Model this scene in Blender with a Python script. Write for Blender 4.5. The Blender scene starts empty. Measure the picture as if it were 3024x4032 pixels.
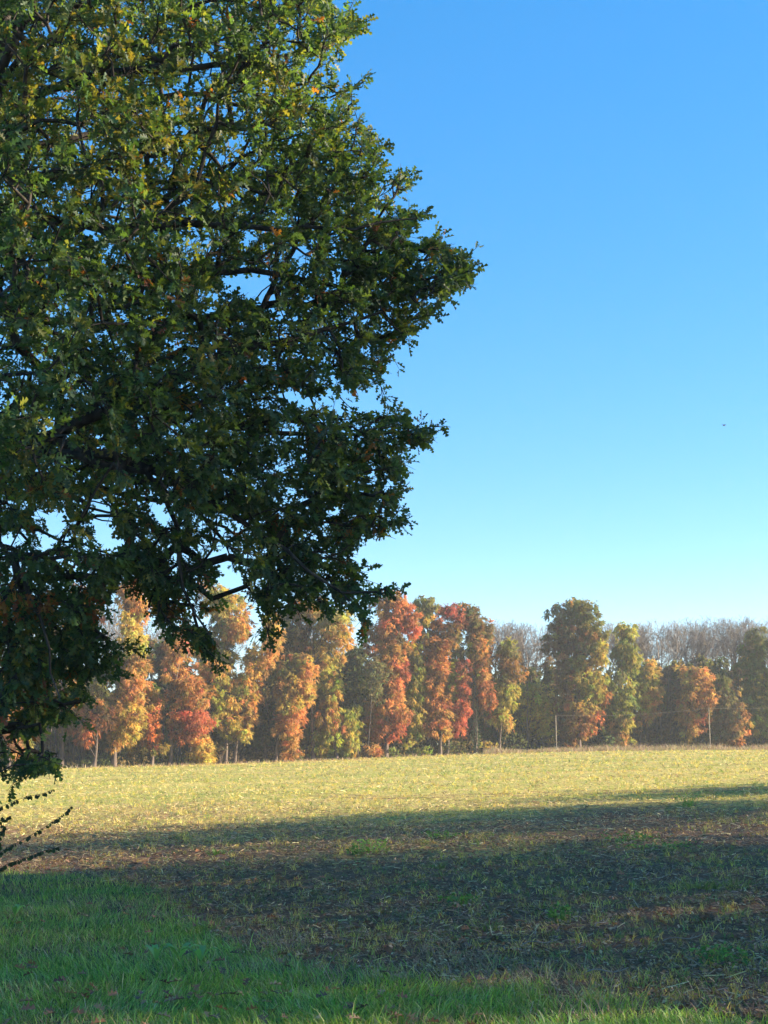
import bpy, math, random
import numpy as np
from mathutils import Vector

rng = np.random.default_rng(7)
random.seed(7)
sc = bpy.context.scene
COL = sc.collection

# ------------------------------------------------------------------ camera, sky, sun, exposure
EYE = 1.65
FPX = 5833.0                      # focal length in photograph pixels (3024 x 4032)
PITCH = math.atan((2920 - 2016) / FPX)
cam_d = bpy.data.cameras.new('camera')
cam = bpy.data.objects.new('camera', cam_d)
COL.objects.link(cam)
cam.location = (0, 0, EYE)
cam.rotation_euler = (math.pi / 2 + PITCH, 0, 0)
cam_d.sensor_fit = 'VERTICAL'
cam_d.sensor_height = 36.0
cam_d.sensor_width = 27.0
cam_d.lens = FPX / 4032 * 36
cam_d.clip_start = 0.1
cam_d.clip_end = 3000
sc.camera = cam

SUN_EL = math.radians(17.0)
SUN_AZ = math.radians(82.0)       # clockwise from +Y (the viewing direction): the sun stands to the right
w = bpy.data.worlds.new('World')
sc.world = w
w.use_nodes = True
nt = w.node_tree
nt.nodes.clear()
sky = nt.nodes.new('ShaderNodeTexSky')
sky.sky_type = 'NISHITA'
sky.sun_disc = False
sky.sun_elevation = SUN_EL
sky.sun_rotation = SUN_AZ
sky.air_density = 0.65
sky.dust_density = 0.1
sky.ozone_density = 1.2
hs = nt.nodes.new('ShaderNodeHueSaturation')
hs.inputs['Hue'].default_value = 0.504
hs.inputs['Saturation'].default_value = 1.97
hs.inputs['Value'].default_value = 1.0
bgn = nt.nodes.new('ShaderNodeBackground')
bgn.inputs['Strength'].default_value = 0.148
wo = nt.nodes.new('ShaderNodeOutputWorld')
gm = nt.nodes.new('ShaderNodeGamma'); gm.inputs[1].default_value = 0.55
nt.links.new(sky.outputs[0], gm.inputs[0])
nt.links.new(gm.outputs[0], hs.inputs['Color'])
nt.links.new(hs.outputs[0], bgn.inputs[0])
nt.links.new(bgn.outputs[0], wo.inputs[0])

sl = bpy.data.lights.new('sun', 'SUN')
sl.energy = 4.7
sl.angle = math.radians(0.53)
sl.color = (1.0, 0.86, 0.66)
so = bpy.data.objects.new('sun', sl)
COL.objects.link(so)
SUNV = Vector((math.sin(SUN_AZ) * math.cos(SUN_EL), math.cos(SUN_AZ) * math.cos(SUN_EL), math.sin(SUN_EL)))
so.rotation_euler = SUNV.to_track_quat('Z', 'Y').to_euler()
so.location = (40, 0, 30)

sc.view_settings.view_transform = 'Standard'
sc.view_settings.look = 'None'
sc.view_settings.exposure = 2.02
sc.view_settings.gamma = 1.0
sc.view_settings.use_curve_mapping = False
sc.render.engine = 'CYCLES'
sc.cycles.max_bounces = 6
sc.cycles.diffuse_bounces = 3
sc.cycles.glossy_bounces = 2
sc.cycles.transmission_bounces = 4
sc.cycles.volume_bounces = 1
sc.cycles.use_denoising = True

HAZE = 0.00032

# ------------------------------------------------------------------ geometry helpers
CP, SP = math.cos(PITCH), math.sin(PITCH)


def P(px, py, d):
    """world point at distance y = d that the photograph shows at pixel px, py"""
    u = (px - 1512) / FPX
    v = (2016 - py) / FPX
    s = d / (CP - v * SP)
    return np.array([u * s, d, EYE + (SP + v * CP) * s])


def smooth(e0, e1, x):
    t = np.clip((np.asarray(x, float) - e0) / (e1 - e0), 0, 1)
    return t * t * (3 - 2 * t)


_lat = np.random.default_rng(3).random((256, 256))


def vnoise(x, y, s=1.0, o=0):
    x = np.asarray(x, float) / s + 57.3 * o + 1000
    y = np.asarray(y, float) / s + 31.7 * o + 1000
    xi = np.floor(x).astype(int); yi = np.floor(y).astype(int)
    fx = x - xi; fy = y - yi
    fx = fx * fx * (3 - 2 * fx); fy = fy * fy * (3 - 2 * fy)
    a = _lat[xi % 256, yi % 256]; b = _lat[(xi + 1) % 256, yi % 256]
    c = _lat[xi % 256, (yi + 1) % 256]; d = _lat[(xi + 1) % 256, (yi + 1) % 256]
    return (a * (1 - fx) + b * fx) * (1 - fy) + (c * (1 - fx) + d * fx) * fy


def fbm(x, y, s, o=0):
    return (vnoise(x, y, s, o) + .5 * vnoise(x, y, s / 2.1, o + 1) + .25 * vnoise(x, y, s / 4.3, o + 2)) / 1.75


def gz(x, y):
    x = np.asarray(x, float); y = np.asarray(y, float)
    g = 0.25 + 0.75 * smooth(6, 24, y)
    z = (0.76 * np.tanh(x / 23.0) - 0.08) * g
    z = z + 0.10 * (fbm(x, y, 7.0, 5) - .5) * smooth(8, 20, y) * (1 - .6 * smooth(60, 120, y))
    return z


def ghit(px, py):
    """where the ray through a photograph pixel meets the ground"""
    d = 30.0
    for _ in range(60):
        p = P(px, py, d)
        k = (2920 - py) / FPX
        dn = (EYE - float(gz(p[0], d))) / max(1e-4, -k)
        d = .5 * d + .5 * min(max(dn, 3), 400)
    return P(px, py, d)[:2]


class MB:
    def __init__(s):
        s.V = []; s.F3 = []; s.F4 = []; s.C = []; s.n = 0

    def add(s, V, F, C=None):
        V = np.asarray(V, float).reshape(-1, 3)
        F = np.asarray(F, int)
        if C is None:
            C = np.ones((len(V), 3)) * .5
        C = np.asarray(C, float)
        if C.ndim == 1:
            C = np.tile(C, (len(V), 1))
        s.V.append(V); s.C.append(C)
        (s.F3 if F.shape[1] == 3 else s.F4).append(F + s.n)
        s.n += len(V)

    def mesh(s, name, mat, smooth_=False):
        me = bpy.data.meshes.new(name)
        V = np.concatenate(s.V) if s.V else np.zeros((0, 3))
        C = np.concatenate(s.C) if s.C else np.zeros((0, 3))
        F3 = np.concatenate(s.F3) if s.F3 else np.zeros((0, 3), int)
        F4 = np.concatenate(s.F4) if s.F4 else np.zeros((0, 4), int)
        me.vertices.add(len(V))
        me.vertices.foreach_set('co', V.astype(np.float32).ravel())
        nl = F3.size + F4.size
        me.loops.add(nl)
        me.loops.foreach_set('vertex_index', np.concatenate([F3.ravel(), F4.ravel()]).astype(np.int32))
        npoly = len(F3) + len(F4)
        me.polygons.add(npoly)
        ls = np.concatenate([np.arange(len(F3)) * 3, F3.size + np.arange(len(F4)) * 4]).astype(np.int32)
        me.polygons.foreach_set('loop_start', ls)
        if smooth_:
            me.polygons.foreach_set('use_smooth', np.ones(npoly, bool))
        at = me.color_attributes.new('Col', 'FLOAT_COLOR', 'POINT')
        at.data.foreach_set('color', np.concatenate([C, np.ones((len(C), 1))], 1).astype(np.float32).ravel())
        me.update(calc_edges=True)
        me.materials.append(mat)
        return me

    def build(s, name, mat, parent=None, loc=None, smooth_=False, **tags):
        V0 = None
        if loc is not None:
            loc = np.asarray(loc, float)
            s.V = [v - loc for v in s.V]
        o = bpy.data.objects.new(name, s.mesh(name, mat, smooth_))
        COL.objects.link(o)
        if parent is not None:
            o.parent = parent
        elif loc is not None:
            o.location = loc
        for k, v in tags.items():
            o[k] = v
        return o


def empty(name, loc, label, category, group=None):
    o = bpy.data.objects.new(name, None)
    COL.objects.link(o)
    o.location = loc
    o['label'] = label; o['category'] = category
    if group:
        o['group'] = group
    return o


def norm(a):
    return a / np.maximum(1e-9, np.linalg.norm(a, axis=-1, keepdims=True))


def tubes(P0, P1, R0, R1, n=5):
    P0 = np.asarray(P0, float); P1 = np.asarray(P1, float)
    d = norm(P1 - P0)
    a = np.where(np.abs(d[:, 2:3]) > .9, np.array([[1., 0, 0]]), np.array([[0, 0, 1.]]))
    u = norm(np.cross(d, a)); v = np.cross(d, u)
    t = np.arange(n) * 2 * np.pi / n
    ring = u[:, None] * np.cos(t)[None, :, None] + v[:, None] * np.sin(t)[None, :, None]
    A = P0[:, None] + ring * np.asarray(R0)[:, None, None]
    B = P1[:, None] + ring * np.asarray(R1)[:, None, None]
    V = np.concatenate([A, B], 1).reshape(-1, 3)
    i = np.arange(n); j = (i + 1) % n
    f = np.stack([i, j, j + n, i + n], 1)
    F = (f[None] + (np.arange(len(P0)) * 2 * n)[:, None, None]).reshape(-1, 4)
    return V, F


def polytube(pts, rad, n=8):
    """one continuous tube through pts"""
    pts = np.asarray(pts, float); rad = np.asarray(rad, float)
    T = norm(np.gradient(pts, axis=0))
    a = np.array([0.13, 1.0, 0.05])
    u = norm(np.cross(T, a)); v = np.cross(T, u)
    t = np.arange(n) * 2 * np.pi / n
    V = (pts[:, None] + (u[:, None] * np.cos(t)[None, :, None] + v[:, None] * np.sin(t)[None, :, None]) * rad[:, None, None]).reshape(-1, 3)
    F = []
    for k in range(len(pts) - 1):
        for i in range(n):
            j = (i + 1) % n
            F.append((k * n + i, k * n + j, (k + 1) * n + j, (k + 1) * n + i))
    return V, np.array(F)


def resample(pts, step):
    pts = np.asarray(pts, float)
    out = [pts[0]]
    for a, b in zip(pts[:-1], pts[1:]):
        m = max(1, int(np.linalg.norm(b[:3] - a[:3]) / step))
        for k in range(1, m + 1):
            out.append(a + (b - a) * k / m)
    return np.array(out)


def blades(pos, L, wd, az, lean, col, curve=.5, tipw=.15):
    """grass blades: 2 segments and a tip; pos (N,3), arrays L, wd, az, lean"""
    N = len(pos)
    h = np.stack([np.cos(az), np.sin(az), np.zeros(N)], 1)
    s = np.stack([-np.sin(az), np.cos(az), np.zeros(N)], 1)
    tw = rng.uniform(-1.4, 1.4, N)[:, None]
    s = s * np.cos(tw) + h * np.sin(tw)
    up = np.array([0, 0, 1.0])
    a0 = lean; a1 = lean + curve * rng.uniform(.3, 1.3, N); a2 = a1 + curve * rng.uniform(.3, 1.3, N)

    def d(a):
        return h * np.sin(a)[:, None] + up * np.cos(a)[:, None]
    p0 = pos; p1 = p0 + d(a0) * (L * .4)[:, None]; p2 = p1 + d(a1) * (L * .33)[:, None]; p3 = p2 + d(a2) * (L * .27)[:, None]
    w2 = (wd / 2)[:, None]
    V = np.stack([p0 - s * w2, p0 + s * w2, p1 - s * w2 * .9, p1 + s * w2 * .9, p2 - s * w2 * .6, p2 + s * w2 * .6, p3], 1).reshape(-1, 3)
    b = (np.arange(N) * 7)[:, None]
    F4 = np.concatenate([b + np.array([[0, 1, 3, 2]]), b + np.array([[2, 3, 5, 4]])])
    F3 = b + np.array([[4, 5, 6]])
    C = np.repeat(col, 7, axis=0)
    return V, F4, F3, C


def add_blades(mb, *a, **k):
    V, F4, F3, C = blades(*a, **k)
    n0 = mb.n
    mb.V.append(V); mb.C.append(C); mb.F4.append(F4 + n0); mb.F3.append(F3 + n0); mb.n += len(V)


def palette(cols, n, jit=.18, wts=None):
    cols = np.asarray(cols, float)
    idx = rng.choice(len(cols), n, p=wts)
    c = cols[idx]
    return np.clip(c * (1 + rng.normal(0, jit, (n, 1))) * (1 + rng.normal(0, jit * .35, (n, 3))), .004, .9)


# ------------------------------------------------------------------ materials
def new_mat(name):
    m = bpy.data.materials.new(name)
    m.use_nodes = True
    m.node_tree.nodes.clear()
    return m, m.node_tree.nodes, m.node_tree.links


def foliage_mat(name, trans=.4, rough=.55, spec=.3, tint=(1.25, 1.15, .55), noise=None):
    m, N, L = new_mat(name)
    out = N.new('ShaderNodeOutputMaterial')
    at = N.new('ShaderNodeAttribute'); at.attribute_name = 'Col'
    pb = N.new('ShaderNodeBsdfPrincipled')
    pb.inputs['Roughness'].default_value = rough
    pb.inputs['Specular IOR Level'].default_value = spec
    tr = N.new('ShaderNodeBsdfTranslucent')
    mul = N.new('ShaderNodeMix'); mul.data_type = 'RGBA'; mul.blend_type = 'MULTIPLY'; mul.inputs[0].default_value = 1
    mul.inputs[7].default_value = (*tint, 1)
    L.new(at.outputs['Color'], mul.inputs[6])
    L.new(mul.outputs[2], tr.inputs['Color'])
    src = at.outputs['Color']
    if noise:
        tc = N.new('ShaderNodeTexCoord')
        nz = N.new('ShaderNodeTexNoise'); nz.inputs['Scale'].default_value = noise; nz.inputs['Detail'].default_value = 3
        mr = N.new('ShaderNodeMapRange'); mr.inputs[3].default_value = .6; mr.inputs[4].default_value = 1.4
        L.new(tc.outputs['Object'], nz.inputs['Vector']); L.new(nz.outputs[0], mr.inputs[0])
        m2 = N.new('ShaderNodeVectorMath'); m2.operation = 'SCALE'
        L.new(at.outputs['Color'], m2.inputs[0]); L.new(mr.outputs[0], m2.inputs['Scale'])
        src = m2.outputs[0]
    L.new(src, pb.inputs['Base Color'])
    mx = N.new('ShaderNodeMixShader'); mx.inputs[0].default_value = trans
    L.new(pb.outputs[0], mx.inputs[1]); L.new(tr.outputs[0], mx.inputs[2])
    L.new(mx.outputs[0], out.inputs['Surface'])
    return m


def bark_mat(name, c0, c1, scale=6.0):
    m, N, L = new_mat(name)
    out = N.new('ShaderNodeOutputMaterial')
    pb = N.new('ShaderNodeBsdfPrincipled'); pb.inputs['Roughness'].default_value = .9; pb.inputs['Specular IOR Level'].default_value = .15
    tc = N.new('ShaderNodeTexCoord')
    mp = N.new('ShaderNodeMapping'); mp.inputs['Scale'].default_value = (1, 1, .25)
    nz = N.new('ShaderNodeTexNoise'); nz.inputs['Scale'].default_value = scale; nz.inputs['Detail'].default_value = 6
    cr = N.new('ShaderNodeValToRGB')
    cr.color_ramp.elements[0].position = .35; cr.color_ramp.elements[0].color = (*c0, 1)
    cr.color_ramp.elements[1].position = .68; cr.color_ramp.elements[1].color = (*c1, 1)
    bp = N.new('ShaderNodeBump'); bp.inputs['Strength'].default_value = .7; bp.inputs['Distance'].default_value = .03
    L.new(tc.outputs['Object'], mp.inputs[0]); L.new(mp.outputs[0], nz.inputs['Vector'])
    L.new(nz.outputs[0], cr.inputs[0]); L.new(cr.outputs[0], pb.inputs['Base Color'])
    L.new(nz.outputs[0], bp.inputs['Height']); L.new(bp.outputs[0], pb.inputs['Normal'])
    L.new(pb.outputs[0], out.inputs['Surface'])
    return m


def ground_mat(name, kind):
    """soil, litter and sward mixed by noise; 'Col'.r is how much of the soil is covered, 'Col'.g how green"""
    m, N, L = new_mat(name)
    out = N.new('ShaderNodeOutputMaterial')
    pb = N.new('ShaderNodeBsdfPrincipled'); pb.inputs['Roughness'].default_value = .95; pb.inputs['Specular IOR Level'].default_value = .1
    at = N.new('ShaderNodeAttribute'); at.attribute_name = 'Col'
    sep = N.new('ShaderNodeSeparateColor'); L.new(at.outputs['Color'], sep.inputs[0])
    tc = N.new('ShaderNodeTexCoord')

    def noise(s, det=5, rough=.6):
        nz = N.new('ShaderNodeTexNoise'); nz.inputs['Scale'].default_value = s; nz.inputs['Detail'].default_value = det
        nz.inputs['Roughness'].default_value = rough
        L.new(tc.outputs['Object'], nz.inputs['Vector'])
        return nz.outputs[0]

    def ramp(src, a, b, ca, cb):
        cr = N.new('ShaderNodeValToRGB')
        cr.color_ramp.elements[0].position = a; cr.color_ramp.elements[0].color = (*ca, 1)
        cr.color_ramp.elements[1].position = b; cr.color_ramp.elements[1].color = (*cb, 1)
        L.new(src, cr.inputs[0])
        return cr.outputs[0]

    def mix(f, a, b):
        x = N.new('ShaderNodeMix'); x.data_type = 'RGBA'
        L.new(f, x.inputs[0]); L.new(a, x.inputs[6]); L.new(b, x.inputs[7])
        return x.outputs[2]

    def math_(op, a, b):
        x = N.new('ShaderNodeMath'); x.operation = op; x.use_clamp = True
        for i, v in enumerate((a, b)):
            if isinstance(v, (int, float)):
                x.inputs[i].default_value = v
            else:
                L.new(v, x.inputs[i])
        return x.outputs[0]
    n1 = noise(9, 8); n2 = noise(1.3, 5); n3 = noise(26, 6, .7)
    if kind == 'field':
        soil = ramp(n3, .35, .7, (.080, .042, .022), (.29, .155, .080))
        straw = ramp(n1, .3, .7, (.36, .26, .07), (.74, .58, .17))
        green = ramp(n1, .3, .7, (.16, .18, .03), (.48, .46, .09))
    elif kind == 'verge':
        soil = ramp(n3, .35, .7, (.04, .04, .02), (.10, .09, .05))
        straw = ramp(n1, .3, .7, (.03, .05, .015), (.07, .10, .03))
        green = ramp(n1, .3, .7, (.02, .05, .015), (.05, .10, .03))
    else:
        soil = ramp(n3, .35, .7, (.020, .015, .012), (.07, .042, .028))
        straw = ramp(n1, .35, .75, (.05, .03, .02), (.19, .095, .05))
        green = ramp(n1, .3, .7, (.03, .04, .015), (.09, .10, .03))
    cover = math_('MULTIPLY', math_('SUBTRACT', math_('ADD', sep.outputs[0], n1), .62), 3.2)
    gr = math_('MULTIPLY', math_('SUBTRACT', math_('ADD', sep.outputs[1], n2), .62), 3.0)
    col = mix(cover, soil, mix(gr, straw, green))
    L.new(col, pb.inputs['Base Color'])
    bp = N.new('ShaderNodeBump'); bp.inputs['Strength'].default_value = .9; bp.inputs['Distance'].default_value = .05
    L.new(n1, bp.inputs['Height']); L.new(bp.outputs[0], pb.inputs['Normal'])
    L.new(pb.outputs[0], out.inputs['Surface'])
    return m


M_OAK = foliage_mat('oak_leaf', trans=.48, rough=.5, spec=.4, tint=(1.85, 1.75, .5))
M_FAR = foliage_mat('autumn_foliage', trans=.50, rough=.8, spec=.1, tint=(1.2, 1.05, .8))
M_GRASS = foliage_mat('grass_blade', trans=.35, rough=.5, spec=.35, tint=(1.2, 1.2, .6))
M_STRAW = foliage_mat('straw', trans=.2, rough=.7, spec=.25, tint=(1.1, 1.0, .8))
M_BARK = bark_mat('oak_bark', (.022, .018, .015), (.085, .070, .056), 9)
M_TRUNK = bark_mat('cypress_bark', (.05, .036, .028), (.19, .14, .11), 2.5)
M_BARE = bark_mat('bare_bark', (.10, .08, .065), (.28, .23, .19), 1.5)
M_POLE = bark_mat('pole_wood', (.20, .16, .12), (.36, .30, .23), 5)
M_FIELD = ground_mat('field_soil', 'field')
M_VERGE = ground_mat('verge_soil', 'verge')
M_FLOOR = ground_mat('wood_floor', 'floor')

# ------------------------------------------------------------------ ground
VERGE_PX = [(-900, 3330), (-300, 3390), (0, 3410), (350, 3430), (600, 3490), (760, 3590), (950, 3720), (1200, 3770), (1500, 3800),
            (1960, 3870), (2420, 3895), (3024, 3950), (3700, 4010)]
vp = np.array([ghit(*p) for p in VERGE_PX])
o_ = np.argsort(vp[:, 0]); vp = vp[o_]


def verge_y(x):
    x = np.asarray(x, float)
    return np.interp(x, np.concatenate([[-60], vp[:, 0], [60]]), np.concatenate([[60], vp[:, 1], [2]]))


FR_PX = np.array([-1500, 310, 490, 1570, 2270, 3024, 5000.])
FR_D = np.array([118, 137, 142, 165, 180, 190, 215.])
_fx = (FR_PX - 1512) / FPX * FR_D


def dfront(px):
    return float(np.interp(px, FR_PX, FR_D))


def edge_y(x):
    return np.interp(np.asarray(x, float), _fx, FR_D) - 1.0


ys = np.concatenate([[-430, -300, -200, -120, -60, -30, -15, -8, -3, 0, 2, 4, 5.5], np.geomspace(7, 200, 330), np.geomspace(206, 440, 26)])
us = np.linspace(-1, 1, 261)
X = []; Y = []
for y in ys:
    half_in = max(3.0, .30 * y)
    half = 440.0
    a = np.abs(us)
    xs = np.sign(us) * np.where(a < .8, a / .8 * half_in, half_in + (half - half_in) * ((a - .8) / .2) ** 2.2)
    X.append(xs); Y.append(np.full_like(xs, y))
X = np.array(X); Y = np.array(Y)
Z = gz(X, Y)
inv = (Y > edge_y(X))
clod = (fbm(X, Y, .35, 11) - .5) * .09 + (fbm(X, Y, .11, 12) - .5) * .06
Z = Z + clod * smooth(5, 8, Y) * (1 - smooth(30, 70, Y)) * np.where(Y < verge_y(X), .35, 1)
rows, cols_ = X.shape
cov = np.clip(.06 + .56 * smooth(16, 70, Y) + .34 * (fbm(X, Y, 6, 3) - .5), 0, 1)
tk_ = np.array([ghit(*q) for q in ((-400, 3085), (350, 3106), (800, 3120), (1500, 3138), (2300, 3120), (3400, 3095))])
trk = lambda x: np.interp(x, tk_[:, 0], tk_[:, 1])
for of_ in (0, 1.9, 17, 18.9, 36, 38, 60, 62.5):
    cov = cov - .24 * np.exp(-((Y - trk(X) - of_ + .25 * np.sin(X * .8)) / (.42 + .006 * Y)) ** 2)
cov = np.clip(cov, 0, 1)
grn = np.clip(.30 + .5 * (fbm(X / 3, Y, 5, 21) - .5), 0, 1)
V = np.stack([X, Y, Z], -1).reshape(-1, 3)
C = np.stack([cov, grn, np.zeros_like(cov)], -1).reshape(-1, 3)
ii = (np.arange(rows - 1)[:, None] * cols_ + np.arange(cols_ - 1)[None]).ravel()
F = np.stack([ii, ii + 1, ii + cols_ + 1, ii + cols_], 1)
fc = V[F].mean(1)
isv = fc[:, 1] < verge_y(fc[:, 0])
isf = fc[:, 1] > edge_y(fc[:, 0])


def sub_ground(name, mask, mat):
    f = F[mask]
    u, invx = np.unique(f, return_inverse=True)
    mb = MB(); mb.add(V[u], invx.reshape(f.shape), C[u])
    mb.build(name, mat, smooth_=True, kind='structure')


sub_ground('field', ~isv & ~isf, M_FIELD)
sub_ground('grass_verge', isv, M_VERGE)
sub_ground('woodland_floor', isf & ~isv, M_FLOOR)

# ------------------------------------------------------------------ distant autumn trees
CC = dict(
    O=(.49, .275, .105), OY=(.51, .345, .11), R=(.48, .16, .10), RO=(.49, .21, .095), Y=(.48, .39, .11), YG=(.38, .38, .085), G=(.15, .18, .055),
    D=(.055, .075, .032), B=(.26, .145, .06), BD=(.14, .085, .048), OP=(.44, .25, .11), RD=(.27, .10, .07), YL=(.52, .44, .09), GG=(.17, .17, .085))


def za(x, y): return x / 1.659, 2250 + y / 1.659
def zb(x, y): return 900 + x / 1.659, 2250 + y / 1.659
def zc(x, y): return 1850 + x / 1.413, 2300 + y / 1.413


REG = {'A': (za, 1.659), 'B': (zb, 1.659), 'C': (zc, 1.413)}


def sprays(cen, direc, L, wd, cols, nf=4, spread=.55):
    """feathery sprays: nf narrow triangles fanning from each centre"""
    N = len(cen)
    VV = []; CCs = []
    r = norm(np.cross(direc, rng.normal(size=(N, 3))))
    r2 = np.cross(direc, r)
    for k in range(nf):
        a = rng.uniform(0, 2 * np.pi, N)[:, None]
        side = r * np.cos(a) + r2 * np.sin(a)
        dd = norm(direc + side * spread * rng.uniform(.2, 1.2, (N, 1)) + np.array([0, 0, -.15]))
        ww = norm(np.cross(dd, rng.normal(size=(N, 3)))) * (wd * rng.uniform(.6, 1.3, N))[:, None]
        st = cen + direc * (L * rng.uniform(-.3, .5, N))[:, None] * .6
        VV.append(np.stack([st - ww, st + ww, st + dd * (L * rng.uniform(.6, 1.2, N))[:, None]], 1))
        CCs.append(np.repeat(cols * (1 + rng.normal(0, .10, (N, 1))), 3, axis=0).reshape(N, 3, 3))
    V = np.concatenate(VV).reshape(-1, 3); C = np.clip(np.concatenate(CCs).reshape(-1, 3), .005, .9)
    return V, np.arange(len(V)).reshape(-1, 3), C


def lobe(mb, c, rx, ry, rz, col, n, size=.34, droop=.75, wd=.05, nf=4, swap=None):
    q = norm(rng.normal(size=(n, 3)))
    lump = 1 + .22 * np.sin(q[:, 0] * 5 + c[0]) * np.cos(q[:, 2] * 6 + c[2] * 1.7) + .12 * np.sin(q[:, 1] * 9 + c[0] * 3)
    rad = rng.random(n) ** (1 / 2.6) * lump
    p = np.stack([q[:, 0] * rx, q[:, 1] * ry, q[:, 2] * rz], 1) * rad[:, None] + c
    # draw them into clumps
    k = max(5, n // 34)
    cq = p[rng.choice(n, k, replace=False)]
    dist = ((p[:, None] - cq[None]) ** 2).sum(-1)
    ne = cq[dist.argmin(1)]
    p = p + (ne - p) * rng.uniform(.30, .80, (n, 1))
    dr = norm(q * np.array([1, 1, .6]) + rng.normal(0, .45, (n, 3)) + np.array([0, 0, -droop]))
    if swap is not None:
        ck = np.tile(np.array(col), (k, 1)); m_ = rng.random(k) < .15
        ck[m_] = swap[rng.integers(0, len(swap), m_.sum())]
        col = ck[dist.argmin(1)]
    cl = np.array(col) * (1 + rng.normal(0, .13, (n, 1))) * np.exp(rng.normal(0, .09, (n, 3)))
    idx = dist.argmin(1)
    cl = cl * ((1 + rng.normal(0, .17, (k, 1))) * (1 + rng.normal(0, .09, (k, 3))))[idx]
    L = size * rng.uniform(.6, 1.35, n)
    V_, F_, C_ = sprays(p, dr, L, np.full(n, wd), cl, nf)
    mb.add(V_, F_, C_)


def ivy_sleeve(parent, org, pts, rad):
    mb = MB()
    n = 420
    t = rng.random(n) * (len(pts) - 1.001)
    i = t.astype(int); f = (t - i)[:, None]
    c = pts[i] * (1 - f) + pts[i + 1] * f
    a = rng.uniform(0, 2 * np.pi, n)
    rr = (np.asarray(rad)[i] + .05)
    p = c + np.stack([np.cos(a), np.sin(a), np.zeros(n)], 1) * (rr * rng.uniform(.8, 1.5, n))[:, None]
    d = norm(np.stack([np.cos(a), np.sin(a), -rng.uniform(.3, 1.2, n)], 1))
    V_, F_, C_ = sprays(p, d, np.full(n, .16), np.full(n, .05), palette([(.10, .16, .08), (.16, .22, .13), (.07, .12, .05)], n), 2)
    mb.add(V_ - org, F_, C_)
    mb.build('ivy', M_FAR, parent)


def autumn_tree(name, cat, label, reg, lobes, base, lean=0, top=None, stems=1, dd=0, droop=.75, leafy=False, ivy=False, r0=.17, dens=1.0):
    fn, k = REG[reg]
    bx, by = fn(*base)
    d = dfront(bx) + dd
    B0 = P(bx, by, d); bz = float(gz(B0[0], d))
    org = np.array([B0[0], d, bz])
    root = empty(name, org, label, cat, None)
    cr = MB()
    sc_ = d / FPX / k
    tops = []
    ext = []
    for a, b in zip(lobes[:-1], lobes[1:]):
        if math.hypot(a[0] - b[0], a[1] - b[1]) < 1.7 * (a[3] + b[3]):
            ext.append(((a[0] + b[0]) / 2 + rng.uniform(-20, 20), (a[1] + b[1]) / 2 + rng.uniform(-12, 12), (a[2] + b[2]) * .42, (a[3] + b[3]) * .42, tuple((np.array(CC[a[4]]) + np.array(CC[b[4]])) / 2)))
    allc = np.array([CC[q[4]] for q in lobes])
    for (x, y, rx, ry, c) in list(lobes) + ext:
        px, py = fn(x, y)
        dj = d + rng.uniform(-1.0, .8)
        c0 = P(px, py, dj)
        col = np.array(CC[c] if isinstance(c, str) else c) * .84 + allc.mean(0) * .16
        RX, RZ = rx * sc_ * 1.24, ry * sc_ * 1.26
        RY = max(RX, RZ) * 1.15
        n = int(np.clip(250 * RX * RZ * dens, 60, 1300))
        s = .34 if not leafy else .22
        lobe(cr, c0 - org, RX, RY, RZ, col, n, s, droop, .045 if not leafy else .075, 4 if not leafy else 3, swap=allc)
        # the far side of the crown
        c1 = c0 + np.array([rng.uniform(-.5, .5), rng.uniform(1.2, 2.4), rng.uniform(-.4, .3)])
        lobe(cr, c1 - org, RX * .95, RY, RZ * .95, np.array(col) * .95, n // 3, s * 1.25, droop, .06, 3)
        tops.append(c0 - org)
    tops = np.array(tops)
    cr.build('crown', M_FAR, root)
    tr = MB()
    zt = (tops[:, 2].max() if top is None else (P(*fn(*top), d) - org)[2])
    xt = tops[tops[:, 2] > zt * .6][:, 0].mean() if top is None else (P(*fn(*top), d) - org)[0]
    for s in range(stems):
        h = np.linspace(0, 1, 9)
        off = 0 if s == 0 else rng.uniform(-.5, .5)
        xs = off * (h > .01) * (1 - .3 * h) + (xt - off) * h ** 1.2 + .10 * np.sin(h * 7 + s * 2 + d) + math.tan(math.radians(lean)) * h * zt
        pts = np.stack([xs, .15 * np.sin(h * 5 + d), h * zt * 1.0 - .05], 1)
        rad = r0 * (1 - .9 * h) * (1 + .6 * np.exp(-h * 18))
        V_, F_ = polytube(pts, rad, 7)
        tr.add(V_, F_)
        if ivy:
            ivy_sleeve(root, np.zeros(3), pts[:6], rad)
    # limbs towards the foliage masses
    h = np.clip((tops[:, 2] - .25 * np.abs(tops[:, 0] - xt)) / zt - .12, .1, .95)
    st = np.stack([(xt) * h ** 1.2 + .10 * np.sin(h * 7 + d) + math.tan(math.radians(lean)) * h * zt, np.zeros_like(h), h * zt], 1)
    mid = st * .45 + tops * .55 + rng.normal(0, .12, tops.shape)
    rr = np.full(len(h), .045)
    for a_, b_, r1, r2 in ((st, mid, rr, rr * .7), (mid, tops, rr * .7, rr * .3)):
        V_, F_ = tubes(a_, b_, r1, r2, 4)
        tr.add(V_, F_)
    for _ in range(3):
        e = tops + rng.normal(0, .55, tops.shape)
        V_, F_ = tubes(mid, e, rr * .4, rr * .15, 3); tr.add(V_, F_)
    tr.build('trunk', M_TRUNK, root, smooth_=True)
    return root


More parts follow.
